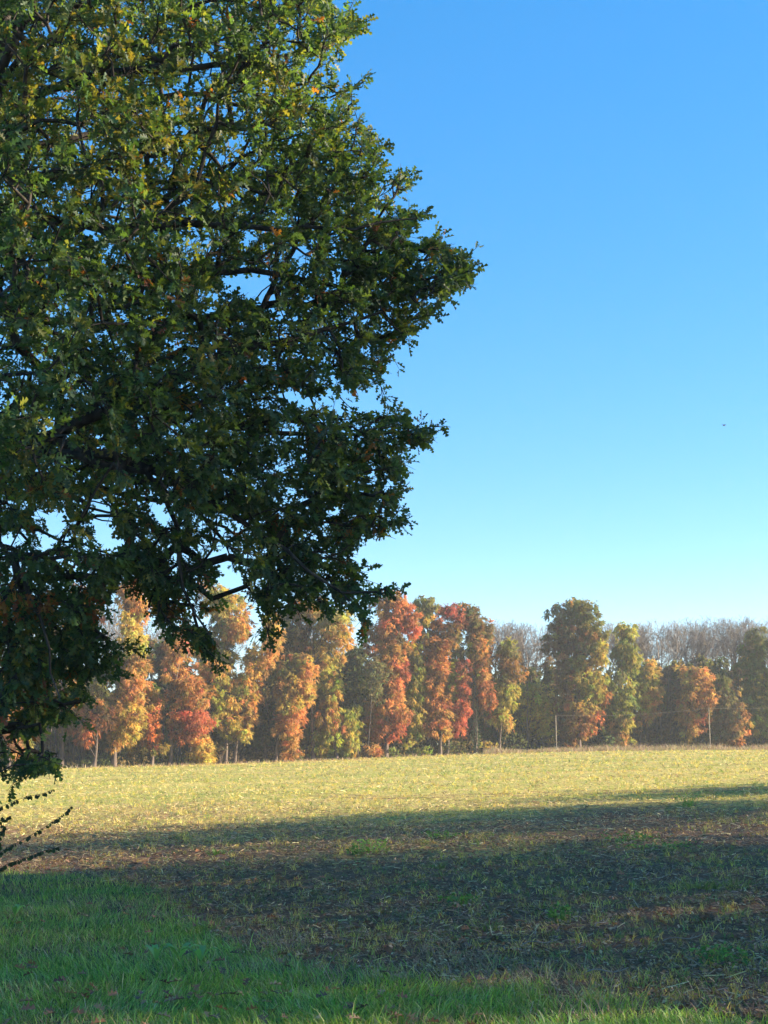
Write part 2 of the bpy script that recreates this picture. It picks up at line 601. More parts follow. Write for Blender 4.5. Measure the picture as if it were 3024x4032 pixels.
AT = autumn_tree
CY = 'swamp_cypress'
AT(CY, 'tree', 'pale orange weeping cypress at the far left edge of the tree row', 'A',
   [(100, 1150, 45, 80, 'OP'), (70, 1050, 50, 60, 'OP'), (20, 980, 50, 70, 'O'), (180, 1130, 30, 60, 'YG'), (60, 900, 60, 60, 'OP'), (40, 780, 60, 60, 'O'), (30, 660, 50, 50, 'Y')], (55, 1240), stems=1)
AT(CY, 'tree', 'salmon orange cypress half hidden behind the lowest oak boughs at left', 'A',
   [(330, 690, 70, 70, 'OP'), (320, 790, 80, 80, 'O'), (400, 870, 90, 80, 'O'), (250, 920, 80, 50, 'O'), (440, 990, 80, 60, 'B'), (140, 600, 70, 50, 'Y'), (480, 680, 60, 80, 'Y'), (500, 800, 60, 80, 'Y'),
    (300, 470, 60, 80, 'OP'), (470, 330, 60, 90, 'O'), (500, 180, 60, 90, 'OP'), (590, 300, 70, 70, 'OP'), (240, 1060, 50, 60, 'O'), (480, 480, 60, 80, 'O'), (500, 920, 70, 60, 'OY')], (395, 1268), dd=2.5)
AT(CY, 'tree', 'small rust orange cypress on a pale trunk leaning right near the left edge', 'A',
   [(565, 1065, 75, 65, 'RO'), (600, 960, 65, 70, 'O'), (540, 1120, 50, 35, 'RO'), (640, 880, 60, 60, 'BD'), (690, 960, 60, 80, 'BD'), (650, 770, 60, 60, 'G')], (608, 1286), top=(672, 760))
AT(CY, 'tree', 'tallest left hand cypress, orange top over a narrow golden column', 'A',
   [(850, 100, 85, 65, 'OP'), (800, 150, 55, 55, 'OP'), (880, 190, 75, 80, 'O'), (900, 270, 60, 70, 'O'), (840, 330, 60, 70, 'Y'), (850, 420, 80, 60, 'Y'), (880, 500, 70, 60, 'YG'), (840, 590, 85, 70, 'B'), (890, 620, 60, 60, 'OY'),
    (860, 710, 85, 70, 'O'), (800, 800, 70, 60, 'B'), (880, 790, 50, 50, 'O'), (800, 880, 80, 60, 'OY'), (850, 930, 75, 65, 'Y'), (770, 980, 60, 60, 'B'), (850, 1030, 80, 70, 'Y'), (750, 1110, 45, 60, 'OY'), (780, 1060, 50, 50, 'Y')], (738, 1277), top=(850, 90), r0=.2)
AT(CY, 'tree', 'short cypress with vermilion lower boughs beside the tall golden column', 'A',
   [(925, 770, 40, 55, 'R'), (1000, 790, 55, 50, 'Y'), (1040, 850, 50, 45, 'O'), (960, 870, 60, 50, 'OY'), (970, 940, 75, 55, 'RO'), (990, 1020, 65, 65, 'RO'), (960, 1100, 60, 50, 'RO'), (900, 1050, 50, 60, 'B'), (850, 1160, 40, 45, 'YG'), (1060, 1150, 45, 40, 'Y'), (960, 1180, 50, 30, 'G')], (992, 1255))
AT(CY, 'tree', 'crimson bellied cypress with an orange crown left of centre', 'A',
   [(1200, 410, 70, 55, 'O'), (1110, 480, 50, 50, 'O'), (1190, 510, 70, 55, 'OY'), (1120, 570, 50, 60, 'O'), (1100, 660, 60, 70, 'OY'), (1240, 730, 85, 55, 'O'), (1170, 790, 75, 60, 'B'), (1290, 830, 75, 60, 'O'), (1200, 870, 80, 60, 'O'),
    (1230, 940, 105, 60, 'R'), (1310, 970, 65, 60, 'R'), (1190, 1040, 80, 60, 'RD'), (1290, 1020, 60, 40, 'R'), (1200, 1110, 50, 30, 'RO'), (1130, 950, 60, 70, 'BD')], (1103, 1252), top=(1190, 400), r0=.19)
AT(CY, 'tree', 'low golden cypress skirting the ground under the crimson one', 'A',
   [(1310, 1100, 80, 45, 'OY'), (1330, 1170, 75, 55, 'OY'), (1280, 1200, 60, 50, 'Y'), (1350, 1220, 55, 35, 'Y')], (1236, 1248), top=(1270, 900), dd=-.5)
AT(CY, 'tree', 'cypress with amber upper boughs reaching right and lime lower leaves', 'A',
   [(1340, 640, 90, 55, 'O'), (1430, 600, 65, 50, 'OY'), (1450, 690, 80, 45, 'OY'), (1290, 500, 50, 60, 'Y'), (1330, 540, 50, 50, 'YG'), (1420, 820, 50, 50, 'YG'), (1440, 870, 40, 40, 'YG'), (1400, 970, 35, 50, 'YG'), (1500, 735, 45, 25, 'O'), (1380, 760, 60, 40, 'OY')], (1352, 1250), dd=1)
AT(CY, 'tree', 'high topped golden orange cypress behind the oak bough tips', 'A',
   [(1430, 140, 80, 50, 'Y'), (1500, 190, 95, 60, 'Y'), (1380, 240, 70, 60, 'Y'), (1560, 290, 80, 65, 'OY'), (1570, 380, 75, 60, 'O'), (1530, 430, 70, 50, 'O'), (1440, 330, 60, 60, 'GG'), (1420, 440, 60, 70, 'G'), (1330, 120, 60, 70, 'OP'), (1500, 560, 60, 40, 'YG'),
    (1500, 860, 75, 70, 'Y'), (1490, 950, 60, 40, 'Y'), (1510, 1040, 85, 45, 'Y'), (1600, 1070, 45, 45, 'Y'), (1580, 780, 60, 80, 'G')], (1470, 1250), top=(1500, 130), dd=.5)
AT(CY, 'tree', 'slender bronze cypress in two hanging columns left of the dark gap', 'B',
   [(265, 310, 50, 60, 'Y'), (285, 390, 55, 60, 'OY'), (265, 480, 60, 60, 'OY'), (255, 570, 50, 60, 'O'), (240, 640, 40, 40, 'OP'), (170, 540, 55, 60, 'Y'), (150, 630, 65, 50, 'OY'), (130, 730, 75, 50, 'O'), (150, 810, 60, 60, 'O'), (110, 880, 60, 55, 'O'), (140, 950, 45, 50, 'O'), (60, 960, 60, 60, 'B'), (80, 1050, 65, 50, 'Y')],
   (30, 1232), top=(180, 380), dd=.8)
AT(CY, 'tree', 'rusty pyramid shaped cypress with a green tip right of the dark gap', 'B',
   [(395, 580, 45, 50, 'G'), (500, 580, 45, 40, 'Y'), (520, 650, 60, 55, 'O'), (400, 660, 70, 60, 'GG'), (330, 640, 50, 60, 'G'), (450, 740, 80, 60, 'OY'), (520, 790, 55, 70, 'O'), (360, 780, 60, 60, 'B'), (380, 890, 65, 45, 'Y'), (440, 860, 50, 40, 'OY'), (400, 960, 90, 50, 'RO'), (350, 1030, 65, 50, 'O'), (420, 1050, 60, 60, 'O'), (390, 1130, 50, 50, 'O'), (390, 1195, 48, 38, 'O')], (310, 1238), top=(410, 560))
AT(CY, 'tree', 'broad mustard cypress with a dark bare stem beneath its crown', 'B',
   [(470, 220, 70, 50, 'B'), (560, 190, 60, 50, 'OY'), (500, 290, 80, 60, 'B'), (600, 310, 50, 60, 'Y'), (710, 290, 90, 55, 'YG'), (640, 390, 60, 55, 'OY'), (760, 370, 60, 50, 'Y'), (740, 470, 70, 50, 'OY'), (500, 390, 80, 60, 'BD'), (690, 550, 85, 45, 'Y'), (430, 430, 60, 60, 'D'), (600, 490, 40, 60, 'Y'), (480, 500, 70, 50, 'BD'), (390, 300, 40, 80, 'D')],
   (545, 1230), top=(555, 190), r0=.2, dd=1)
AT(CY, 'tree', 'lime green cypress with an orange waist and hanging skirts', 'B',
   [(630, 640, 60, 55, 'YG'), (660, 710, 75, 60, 'YG'), (710, 760, 50, 60, 'YG'), (610, 810, 50, 40, 'G'), (690, 820, 50, 50, 'OY'), (640, 870, 65, 45, 'O'), (690, 940, 60, 55, 'RO'), (700, 1010, 55, 55, 'O'), (620, 970, 60, 60, 'B'), (610, 1060, 60, 60, 'YG'), (680, 1090, 60, 50, 'YG'), (570, 1160, 60, 60, 'YG'), (660, 1170, 60, 55, 'YG'), (480, 1185, 60, 40, 'OY')], (705, 1225), top=(640, 600), droop=1.1)
AT(CY, 'tree', 'small weeping green cypress on a whitish stem left of the red giant', 'B',
   [(810, 910, 50, 45, 'G'), (780, 960, 55, 50, 'YG'), (830, 1020, 45, 50, 'YG'), (770, 1050, 50, 60, 'YG'), (800, 1110, 50, 55, 'Y'), (750, 1160, 45, 40, 'YG'), (800, 1180, 40, 30, 'Y')], (852, 1220), droop=1.5, dd=-.6)
AT(CY, 'tree', 'massive red orange cypress, tallest of the central trees', 'B',
   [(990, 200, 65, 55, 'B'), (1090, 165, 60, 45, 'O'), (1120, 230, 65, 55, 'RO'), (1190, 280, 65, 60, 'RO'), (1205, 370, 60, 60, 'R'), (1040, 270, 70, 60, 'O'), (1040, 350, 80, 55, 'RO'), (1110, 340, 60, 60, 'RO'), (950, 400, 65, 60, 'O'), (1060, 450, 90, 55, 'GG'), (940, 490, 60, 50, 'RO'), (1120, 510, 60, 55, 'O'),
    (1020, 560, 80, 55, 'OY'), (1060, 640, 80, 60, 'B'), (1140, 640, 45, 60, 'R'), (1110, 720, 60, 60, 'RO'), (1020, 750, 60, 50, 'B'), (1080, 800, 70, 55, 'O'), (1040, 880, 75, 55, 'O'), (960, 880, 70, 55, 'O'), (1110, 900, 60, 50, 'O'), (1110, 970, 70, 55, 'R'), (1080, 1040, 60, 50, 'R'), (940, 980, 65, 60, 'RO'), (1000, 1010, 60, 50, 'OY'), (930, 1060, 50, 40, 'RO'), (1010, 1080, 65, 40, 'RO')],
   (1022, 1212), top=(1080, 150), r0=.24)
AT('broadleaf_tree', 'tree', 'olive leaved broadleaf growing into the left flank of the red giant', 'B',
   [(930, 600, 60, 50, 'GG'), (970, 660, 80, 60, 'GG'), (930, 740, 75, 60, 'GG'), (960, 820, 60, 50, 'GG'), (880, 680, 50, 70, 'G')], (915, 1222), droop=.2, leafy=True, dd=-1.2, r0=.09)
AT('low_cypress', 'tree', 'knee high orange bush at the foot of the red giant', 'B',
   [(945, 1160, 45, 35, 'O'), (975, 1175, 35, 25, 'RO')], (968, 1222), r0=.04, dd=-1)
AT(CY, 'tree', 'green and yellow drooping cypress right of the red giant', 'B',
   [(1270, 200, 60, 45, 'G'), (1320, 220, 55, 45, 'GG'), (1270, 290, 55, 50, 'G'), (1260, 380, 45, 60, 'GG'), (1200, 500, 55, 50, 'YG'), (1230, 590, 50, 55, 'G'), (1240, 680, 50, 60, 'YG'), (1190, 740, 50, 60, 'G'), (1230, 800, 55, 60, 'YG'), (1200, 880, 55, 60, 'YG'), (1230, 950, 55, 60, 'Y'), (1200, 1030, 60, 60, 'YG'), (1170, 1100, 55, 50, 'Y'), (1250, 1050, 40, 40, 'YG')],
   (1165, 1185), top=(1290, 190), droop=1.2, dd=1.5)
AT(CY, 'tree', 'full russet cypress on a pale straight trunk right of centre', 'B',
   [(1340, 310, 50, 50, 'RD'), (1390, 400, 70, 55, 'B'), (1320, 480, 60, 55, 'B'), (1420, 480, 55, 60, 'B'), (1370, 560, 75, 60, 'RO'), (1320, 630, 55, 50, 'B'), (1400, 640, 60, 50, 'O'), (1340, 720, 80, 55, 'O'), (1400, 780, 60, 55, 'O'), (1320, 820, 60, 60, 'O'), (1380, 880, 80, 60, 'RO'), (1310, 930, 55, 55, 'O'), (1410, 970, 70, 55, 'OY'), (1330, 1020, 70, 55, 'RO'), (1400, 1050, 65, 40, 'OY')],
   (1385, 1195), top=(1370, 300), r0=.19)
AT(CY, 'tree', 'cypress striped green beside magenta red with an ivy clad trunk', 'B',
   [(1400, 250, 50, 40, 'RD'), (1460, 260, 65, 45, 'R'), (1490, 330, 55, 45, 'RD'), (1480, 420, 55, 55, 'G'), (1500, 510, 45, 60, 'GG'), (1450, 640, 45, 60, 'YG'), (1455, 730, 45, 60, 'YG'), (1460, 820, 45, 60, 'YG'), (1530, 620, 45, 60, 'RD'), (1530, 720, 45, 60, 'RD'), (1520, 810, 55, 60, 'R'), (1520, 900, 60, 55, 'R'), (1500, 980, 60, 50, 'R'), (1490, 1050, 55, 35, 'R')],
   (1427, 1198), top=(1470, 240), ivy=True, dd=.7)
AT(CY, 'tree', 'bronze green cypress at the right end of the dense group, ivy on its legs', 'B',
   [(1520, 240, 55, 40, 'G'), (1580, 270, 55, 50, 'GG'), (1560, 350, 60, 50, 'B'), (1620, 340, 50, 50, 'GG'), (1610, 430, 60, 55, 'B'), (1580, 520, 55, 55, 'GG'), (1650, 480, 50, 60, 'O'), (1640, 590, 60, 60, 'B'), (1600, 660, 45, 60, 'YG'), (1660, 680, 50, 60, 'O'), (1680, 780, 50, 60, 'RO'), (1700, 860, 40, 50, 'RO')],
   (1612, 1190), top=(1580, 230), ivy=True, stems=2)
AT(CY, 'tree', 'orange flanked cypress standing against the bare branches, ivy up its stem', 'C',
   [(20, 170, 35, 45, 'B'), (50, 260, 50, 50, 'GG'), (110, 260, 35, 60, 'GG'), (60, 350, 60, 55, 'O'), (50, 440, 60, 55, 'O'), (90, 520, 40, 50, 'RO'), (60, 560, 50, 50, 'RO'), (70, 630, 45, 45, 'RO')], (33, 940), top=(40, 200), ivy=True, dd=1.5)
AT(CY, 'tree', 'cone shaped olive and rose cypress right of the dense group', 'C',
   [(225, 320, 30, 35, 'YG'), (215, 370, 50, 40, 'GG'), (210, 430, 65, 45, 'B'), (240, 490, 65, 45, 'B'), (180, 520, 60, 45, 'GG'), (190, 590, 80, 50, 'YG'), (140, 640, 45, 60, 'G'), (190, 670, 65, 50, 'YG'), (140, 730, 55, 45, 'YG'), (200, 760, 50, 40, 'OY')], (165, 938), top=(222, 300))
AT('maple_tree', 'tree', 'bright yellow leaved tree with see-through foliage left of the first pole', 'C',
   [(330, 570, 60, 40, 'YL'), (290, 620, 50, 45, 'YG'), (350, 650, 65, 45, 'YL'), (410, 600, 60, 45, 'Y'), (390, 700, 70, 45, 'YL'), (310, 740, 45, 50, 'YL'), (450, 690, 45, 60, 'Y'), (400, 790, 70, 50, 'YL'), (440, 840, 50, 40, 'YL'), (340, 800, 40, 40, 'YL')],
   (310, 885), dd=5, droop=.2, leafy=True, dens=.55, r0=.12, stems=2)
AT(CY, 'tree', 'great dark green topped cypress standing alone right of the first pole', 'C',
   [(560, 135, 70, 50, 'G'), (640, 130, 70, 45, 'G'), (490, 170, 55, 45, 'GG'), (690, 190, 55, 55, 'G'), (590, 200, 80, 50, 'G'), (480, 240, 50, 45, 'BD'), (560, 270, 80, 50, 'GG'), (720, 270, 50, 60, 'G'), (650, 290, 60, 45, 'B'), (450, 330, 45, 60, 'BD'), (540, 350, 50, 60, 'BD'), (650, 360, 80, 50, 'GG'), (730, 350, 40, 50, 'Y'), (700, 420, 60, 50, 'Y'), (520, 440, 45, 70, 'BD'), (620, 450, 50, 60, 'YG'),
    (530, 550, 50, 70, 'BD'), (640, 540, 80, 50, 'YG'), (720, 530, 50, 50, 'Y'), (680, 610, 70, 50, 'YG'), (750, 640, 35, 40, 'RO'), (540, 660, 55, 60, 'B'), (620, 690, 80, 50, 'Y'), (690, 740, 55, 55, 'RO'), (570, 770, 70, 60, 'B'), (650, 800, 70, 45, 'RO'), (540, 840, 50, 40, 'B'), (600, 850, 50, 30, 'OY')],
   (610, 935), top=(600, 100), r0=.26)
AT(CY, 'tree', 'narrow grey green cypress with a fully visible central stem', 'C',
   [(845, 240, 35, 35, 'YG'), (890, 270, 45, 45, 'YG'), (880, 340, 55, 50, 'G'), (840, 400, 50, 50, 'G'), (910, 410, 45, 50, 'YG'), (880, 480, 55, 50, 'G'), (790, 530, 40, 60, 'GG'), (800, 620, 50, 60, 'G'), (890, 580, 45, 60, 'YG'), (780, 710, 50, 60, 'G'), (880, 680, 45, 60, 'G'), (820, 790, 50, 50, 'OY'), (838, 860, 32, 45, 'O'), (880, 760, 30, 50, 'YG')],
   (840, 912), top=(855, 220), droop=1.3, dens=.8, r0=.15)
AT(CY, 'tree', 'smaller gold and orange cypress tucked right of the grey green one', 'C',
   [(1015, 450, 40, 40, 'Y'), (1040, 510, 35, 40, 'OY'), (980, 510, 55, 45, 'YG'), (990, 580, 65, 45, 'Y'), (1030, 620, 50, 45, 'O'), (950, 640, 45, 55, 'YG'), (970, 700, 50, 50, 'OY'), (1025, 710, 38, 35, 'O'), (930, 770, 28, 45, 'OP')], (945, 885), dd=2.5, r0=.1)
AT(CY, 'tree', 'glowing orange oval cypress left of the second pole', 'C',
   [(1210, 480, 35, 35, 'Y'), (1290, 500, 60, 40, 'O'), (1240, 550, 65, 45, 'OY'), (1310, 570, 50, 50, 'O'), (1200, 630, 50, 55, 'B'), (1270, 640, 70, 50, 'O'), (1340, 640, 35, 35, 'O'), (1290, 710, 55, 50, 'O'), (1210, 710, 45, 50, 'OY'), (1260, 780, 55, 45, 'RO'), (1215, 840, 35, 38, 'Y')], (1198, 915), top=(1250, 460), r0=.12)
AT(CY, 'tree', 'dull sage and copper mound shaped cypress right of the second pole', 'C',
   [(1400, 540, 45, 40, 'G'), (1440, 600, 55, 45, 'G'), (1390, 640, 50, 50, 'GG'), (1450, 680, 60, 50, 'GG'), (1510, 700, 40, 50, 'B'), (1380, 740, 55, 55, 'GG'), (1450, 760, 55, 55, 'B'), (1510, 790, 50, 55, 'O'), (1400, 830, 60, 50, 'GG'), (1490, 860, 45, 35, 'RO'), (1370, 880, 50, 30, 'B')], (1388, 922), top=(1410, 520), droop=1.1, r0=.13)
AT(CY, 'tree', 'green yellow cypress cut by the right edge of the view', 'C',
   [(1600, 270, 50, 40, 'GG'), (1550, 350, 60, 50, 'GG'), (1630, 340, 50, 50, 'G'), (1540, 440, 50, 50, 'G'), (1620, 450, 60, 60, 'G'), (1580, 560, 60, 60, 'G'), (1650, 580, 50, 60, 'YG'), (1560, 680, 50, 60, 'G'), (1640, 690, 60, 60, 'YG'), (1580, 790, 60, 60, 'YG'), (1660, 800, 60, 60, 'YG'), (1620, 870, 70, 40, 'G'), (1720, 500, 60, 80, 'G'), (1740, 700, 70, 90, 'YG')], (1650, 915), top=(1630, 260), droop=1.2, dd=1)
# beyond the frame on both sides
AT(CY, 'tree', 'orange cypress standing just beyond the left edge of the view', 'A', [(-180, 300 + 130 * i, 100, 90, c) for i, c in enumerate(['Y', 'O', 'OP', 'O', 'B', 'OY', 'Y'])], (-180, 1260))
AT(CY, 'tree', 'green cypress standing just beyond the right edge of the view', 'C', [(1900, 300 + 100 * i, 90, 75, c) for i, c in enumerate(['G', 'YG', 'G', 'Y', 'YG', 'G'])], (1900, 915))

# low shrubs along the foot of the row
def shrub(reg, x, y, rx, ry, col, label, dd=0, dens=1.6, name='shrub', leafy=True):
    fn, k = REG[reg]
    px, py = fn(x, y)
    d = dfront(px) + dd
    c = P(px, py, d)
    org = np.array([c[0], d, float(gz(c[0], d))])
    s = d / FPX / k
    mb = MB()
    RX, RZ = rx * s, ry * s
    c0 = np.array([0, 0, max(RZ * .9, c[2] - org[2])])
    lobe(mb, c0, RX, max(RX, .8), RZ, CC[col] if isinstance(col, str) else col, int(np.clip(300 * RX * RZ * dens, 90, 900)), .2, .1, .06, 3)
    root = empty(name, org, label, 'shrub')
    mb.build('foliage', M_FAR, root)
    tb = MB()
    n = 7
    e = c0 + rng.normal(0, .4, (n, 3)) * np.array([RX, .6, RZ])
    V_, F_ = tubes(np.tile(np.array([0, 0, -.05]), (n, 1)), e, np.full(n, .03), np.full(n, .01), 4)
    tb.add(V_, F_)
    tb.build('stem', M_TRUNK, root)


shrub('B', 1070, 1170, 45, 35, (.22, .30, .08), 'fresh green bush right of the red giant\'s trunk')
shrub('B', 1290, 1175, 45, 32, (.26, .36, .08), 'brightest lime green bush under the russet trees', -.5)
shrub('B', 1215, 1178, 60, 28, 'G', 'low olive bush between the lime bush and the drooping cypress')
shrub('B', 1500, 1130, 50, 60, 'G', 'mid green thicket behind the ivy clad trunks', 2)
shrub('B', 240, 1120, 50, 40, 'GG', 'greyish bush in the dark gap left of the rusty pyramid', 1)
shrub('B', 510, 1060, 60, 60, 'G', 'dark bush under the mustard cypress', 2)
shrub('A', 1440, 1170, 55, 45, 'GG', 'pale leaved bush by the trunk near the low golden cypress')
shrub('A', 1300, 1225, 60, 22, 'G', 'flat green bush at the field edge under the crimson cypress')
shrub('C', 100, 905, 55, 36, 'Y', 'round ochre bush left of the dark ditch')
shrub('C', 765, 880, 45, 38, (.20, .30, .14), 'light green leafy bush at the foot of the great lone cypress')
shrub('C', 880, 880, 50, 36, 'YG', 'yellowish bush beside the narrow grey green cypress')
shrub('C', 545, 905, 60, 28, 'B', 'brownish bush just right of the first pole')
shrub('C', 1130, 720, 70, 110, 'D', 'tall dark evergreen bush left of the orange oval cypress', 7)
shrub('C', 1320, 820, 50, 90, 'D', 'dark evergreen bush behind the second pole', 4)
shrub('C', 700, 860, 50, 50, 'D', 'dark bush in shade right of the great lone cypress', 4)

# ------------------------------------------------------------------ bare trees and woodland behind
def bare_mesh(seed, H=18.0):
    r = np.random.default_rng(seed)
    A = []; B = []; RA = []; RB = []

    def grow(p, d, L, rad, lev):
        n = 3 if lev < 2 else 2
        q = p.copy(); dd = d.copy()
        for i in range(n):
            nd = dd + r.normal(0, .10 + .05 * lev, 3) + np.array([0, 0, .07])
            nd /= np.linalg.norm(nd)
            e = q + nd * L / n
            r1 = rad * (1 - .28 * (i + 1) / n)
            A.append(q); B.append(e); RA.append(rad * (1 - .28 * i / n)); RB.append(r1)
            if lev > 0 and lev < 5 and r.random() < .75:
                s = norm(nd + r.normal(0, .55, 3) + np.array([0, 0, .15]))
                grow(e, s, L * .62, r1 * .5, lev + 1)
            q = e; dd = nd
        if lev < 5:
            for k in range(2 if lev else 4):
                s = norm(dd + r.normal(0, .36, 3) + np.array([0, 0, .12]))
                grow(q, s, L * (.66 if lev else .42), rad * .58, lev + 1)
    grow(np.zeros(3), norm(np.array([r.normal(0, .04), r.normal(0, .04), 1.0])), H * .42, .19, 0)
    A = np.array(A); B = np.array(B)
    k = H / B[:, 2].max()
    mb = MB()
    RA = np.maximum(np.array(RA), .017); RB = np.maximum(np.array(RB), .012)
    V_, F_ = tubes(A * k, B * k, RA, RB, 3)
    mb.add(V_, F_)
    return mb.mesh('branches', M_BARE)


BARE = [bare_mesh(100 + i) for i in range(5)]
BL = 'leafless tree with a fan of thin grey branches in the wood behind the coloured row'


def bare_at(px, top, d, i, label=None, group='leafless trees behind the coloured row'):
    x = (px - 1512) / FPX * d
    z0 = float(gz(x, d))
    H = P(px, top, d)[2] - z0
    root = empty('bare_tree', (x, d, z0 - .1), label or BL, 'tree', group)
    root.rotation_euler = (0, 0, rng.uniform(0, 6.28))
    s = H / 18.0
    root.scale = (s * 1.0, s * 1.0, s)
    o = bpy.data.objects.new('branches', BARE[i % 5]); COL.objects.link(o); o.parent = root


bp_ = [(420, 2350), (470, 2390), (560, 2440), (640, 2420), (720, 2450), (1130, 2420), (1180, 2440), (1350, 2480), (1420, 2520), (1930, 2470), (1980, 2440), (2030, 2455), (2085, 2435), (2130, 2440),
       (2395, 2440), (2450, 2450), (2500, 2460), (2555, 2450), (2600, 2440), (2650, 2425), (2695, 2430), (2740, 2420), (2790, 2430), (2830, 2420), (2875, 2430), (2915, 2435), (2960, 2440), (3010, 2410), (3080, 2430),
       (-120, 2430), (60, 2450), (200, 2440), (3180, 2430), (1700, 2560), (1560, 2560), (870, 2480)]
bp_ += [(x_, 2438 + rng.uniform(-16, 26)) for x_ in np.arange(1940, 3120, 95)]
for i, (px, top) in enumerate(bp_):
    bare_at(px + rng.uniform(-8, 8), top + rng.uniform(-12, 12), dfront(px) + rng.uniform(14, 40), i)


def wood_tree_mesh(seed, cols, H=9.0):
    mb = MB(); tb = MB()
    r = np.random.default_rng(seed)
    for k in range(11):
        z = H * (.22 + .075 * k * .95)
        wdt = 1.5 * (1 - .5 * abs(k / 10 - .4))
        lobe(mb, np.array([r.normal(0, .7), r.normal(0, .7), z]), wdt, wdt, 1.0, cols[k % len(cols)], 230, .42, .5, .08, 3)
    h = np.linspace(0, 1, 6)
    V_, F_ = polytube(np.stack([.15 * np.sin(h * 5 + seed), .1 * np.sin(h * 4), h * H * .9], 1), .17 * (1 - .8 * h), 6)
    tb.add(V_, F_)
    return mb.mesh('crown', M_FAR), tb.mesh('trunk', M_TRUNK)


WT = [wood_tree_mesh(1, [(.09, .12, .045), (.15, .17, .06)]), wood_tree_mesh(2, [(.18, .14, .075), (.09, .12, .045)]), wood_tree_mesh(3, [(.10, .13, .05), (.24, .19, .075), (.14, .17, .07)]),
      wood_tree_mesh(4, [(.19, .20, .07), (.20, .13, .07)])]
WL = 'dark leafy tree in the shaded wood behind the coloured row'


def wood_at(px, top, d, i):
    x = (px - 1512) / FPX * d
    z0 = float(gz(x, d))
    H = P(px, top, d)[2] - z0
    root = empty('woodland_tree', (x, d, z0 - .1), WL, 'tree', 'dark woodland trees behind the coloured row')
    root.rotation_euler = (0, 0, rng.uniform(0, 6.28))
    s = H / 9.0
    root.scale = (s * rng.uniform(.8, 1.1), s, s)
    for nm, me in zip(('crown', 'trunk'), WT[i % 4]):
        o = bpy.data.objects.new(nm, me); COL.objects.link(o); o.parent = root


i = 0
for px in np.arange(-500, 3600, 62):
    if 2150 < px < 3100:
        top = 2640
    elif px > 1900:
        top = 2620
    else:
        top = 2560
    wood_at(px + rng.uniform(-25, 25), top + rng.uniform(-50, 60), dfront(px) + rng.uniform(9, 34), i); i += 1
for x, t in ((2765, 2590), (2830, 2600), (2890, 2620), (2930, 2600), (3000, 2640), (2100, 2640), (2150, 2600), (1140, 2440), (1180, 2470), (1400, 2560), (1090, 2520), (3060, 2600), (2870, 2700), (2960, 2760), (2590, 2640), (2625, 2620), (2660, 2630), (2030, 2650), (2060, 2640)):
    wood_at(x, t, dfront(x) + rng.uniform(7, 14), i); i += 1

# free standing trunks seen between the crowns (tall slim stems of the same wood)
TL = 'slim dark trunk standing in shade behind the coloured row'
n_tr = 0
for px in list(rng.uniform(-100, 1900, 46)) + [2610, 2625, 2640, 2552, 2575, 2590, 2070, 2085, 2010, 2035, 2540, 2495, 2660, 2145, 2040, 2320, 2340] + list(rng.uniform(1900, 3100, 14)):
    d = dfront(px) + rng.uniform(2.5, 22)
    x = (px - 1512) / FPX * d
    z0 = float(gz(x, d))
    H = rng.uniform(7, 11)
    h = np.linspace(0, 1, 6)
    ln = rng.normal(0, .25)
    pts = np.stack([ln * h + .06 * np.sin(h * 6 + px), np.zeros(6), h * H - .05], 1)
    tb = MB(); V_, F_ = polytube(pts, rng.uniform(.10, .18) * (1 - .75 * h), 6); tb.add(V_, F_)
    k = 14
    hh = rng.uniform(.45, .98, k)
    st = np.stack([ln * hh, np.zeros(k), hh * H], 1)
    e = st + norm(rng.normal(size=(k, 3)) * np.array([1, 1, .3]) + np.array([0, 0, .5])) * rng.uniform(.6, 1.8, (k, 1))
    V_, F_ = tubes(st, e, np.full(k, .03), np.full(k, .01), 3); tb.add(V_, F_)
    tb.build('trunk', M_TRUNK, empty('slim_tree', (x, d, z0), TL, 'tree', 'slim trees in the shaded wood'), smooth_=True)

# the far-off mass of the wood
mb = MB()
N = 42000
pxs = rng.uniform(-2600, 5600, N)
d = np.interp(pxs, FR_PX, FR_D) + rng.uniform(34, 75, N)
x = (pxs - 1512) / FPX * d
hgt = rng.random(N) ** 1.5 * (6.5 + 3 * vnoise(x, d, 9, 4))
pos = np.stack([x, d, gz(x, d) + hgt], 1)
V_, F_, C_ = sprays(pos, norm(rng.normal(size=(N, 3)) + np.array([0, 0, -.3])), rng.uniform(.7, 1.3, N), np.full(N, .22), palette([(.07, .085, .045), (.10, .08, .055), (.12, .11, .06)], N), 3)
mb.add(V_, F_, C_)
mb.build('distant_wood', M_FAR, kind='stuff', label='shadowy thicket of the wood far behind the coloured row', category='woodland')

# ------------------------------------------------------------------ poles and wire
def pole(px, ytop, ybase, label, dd):
    d = dfront(px) + dd
    b = P(px, ybase, d)
    z0 = float(gz(b[0], d))
    zt = P(px, ytop, d)[2]
    root = empty('utility_pole', (b[0], d, z0), label, 'pole', None)
    mb = MB()
    h = np.linspace(0, 1, 5)
    V_, F_ = polytube(np.stack([-.03 * h, 0 * h, h * (zt - z0) - .0], 1), .075 - .02 * h, 8); mb.add(V_, F_)
    mb.add([(-.05, -.05, zt - z0), (.03, -.05, zt - z0 + .01), (.03, .05, zt - z0), (-.05, .05, zt - z0)], [(0, 1, 2, 3)])
    mb.build('post', M_POLE, root, smooth_=True)
    ib = MB()
    V_, F_ = tubes([(-.03, -.08, zt - z0 - .12)], [(-.03, -.08, zt - z0 + .02)], [.035], [.02], 6); ib.add(V_, F_)
    ib.build('insulator', M_POLE, root)
    return np.array([b[0] - .03, d - .08, zt])


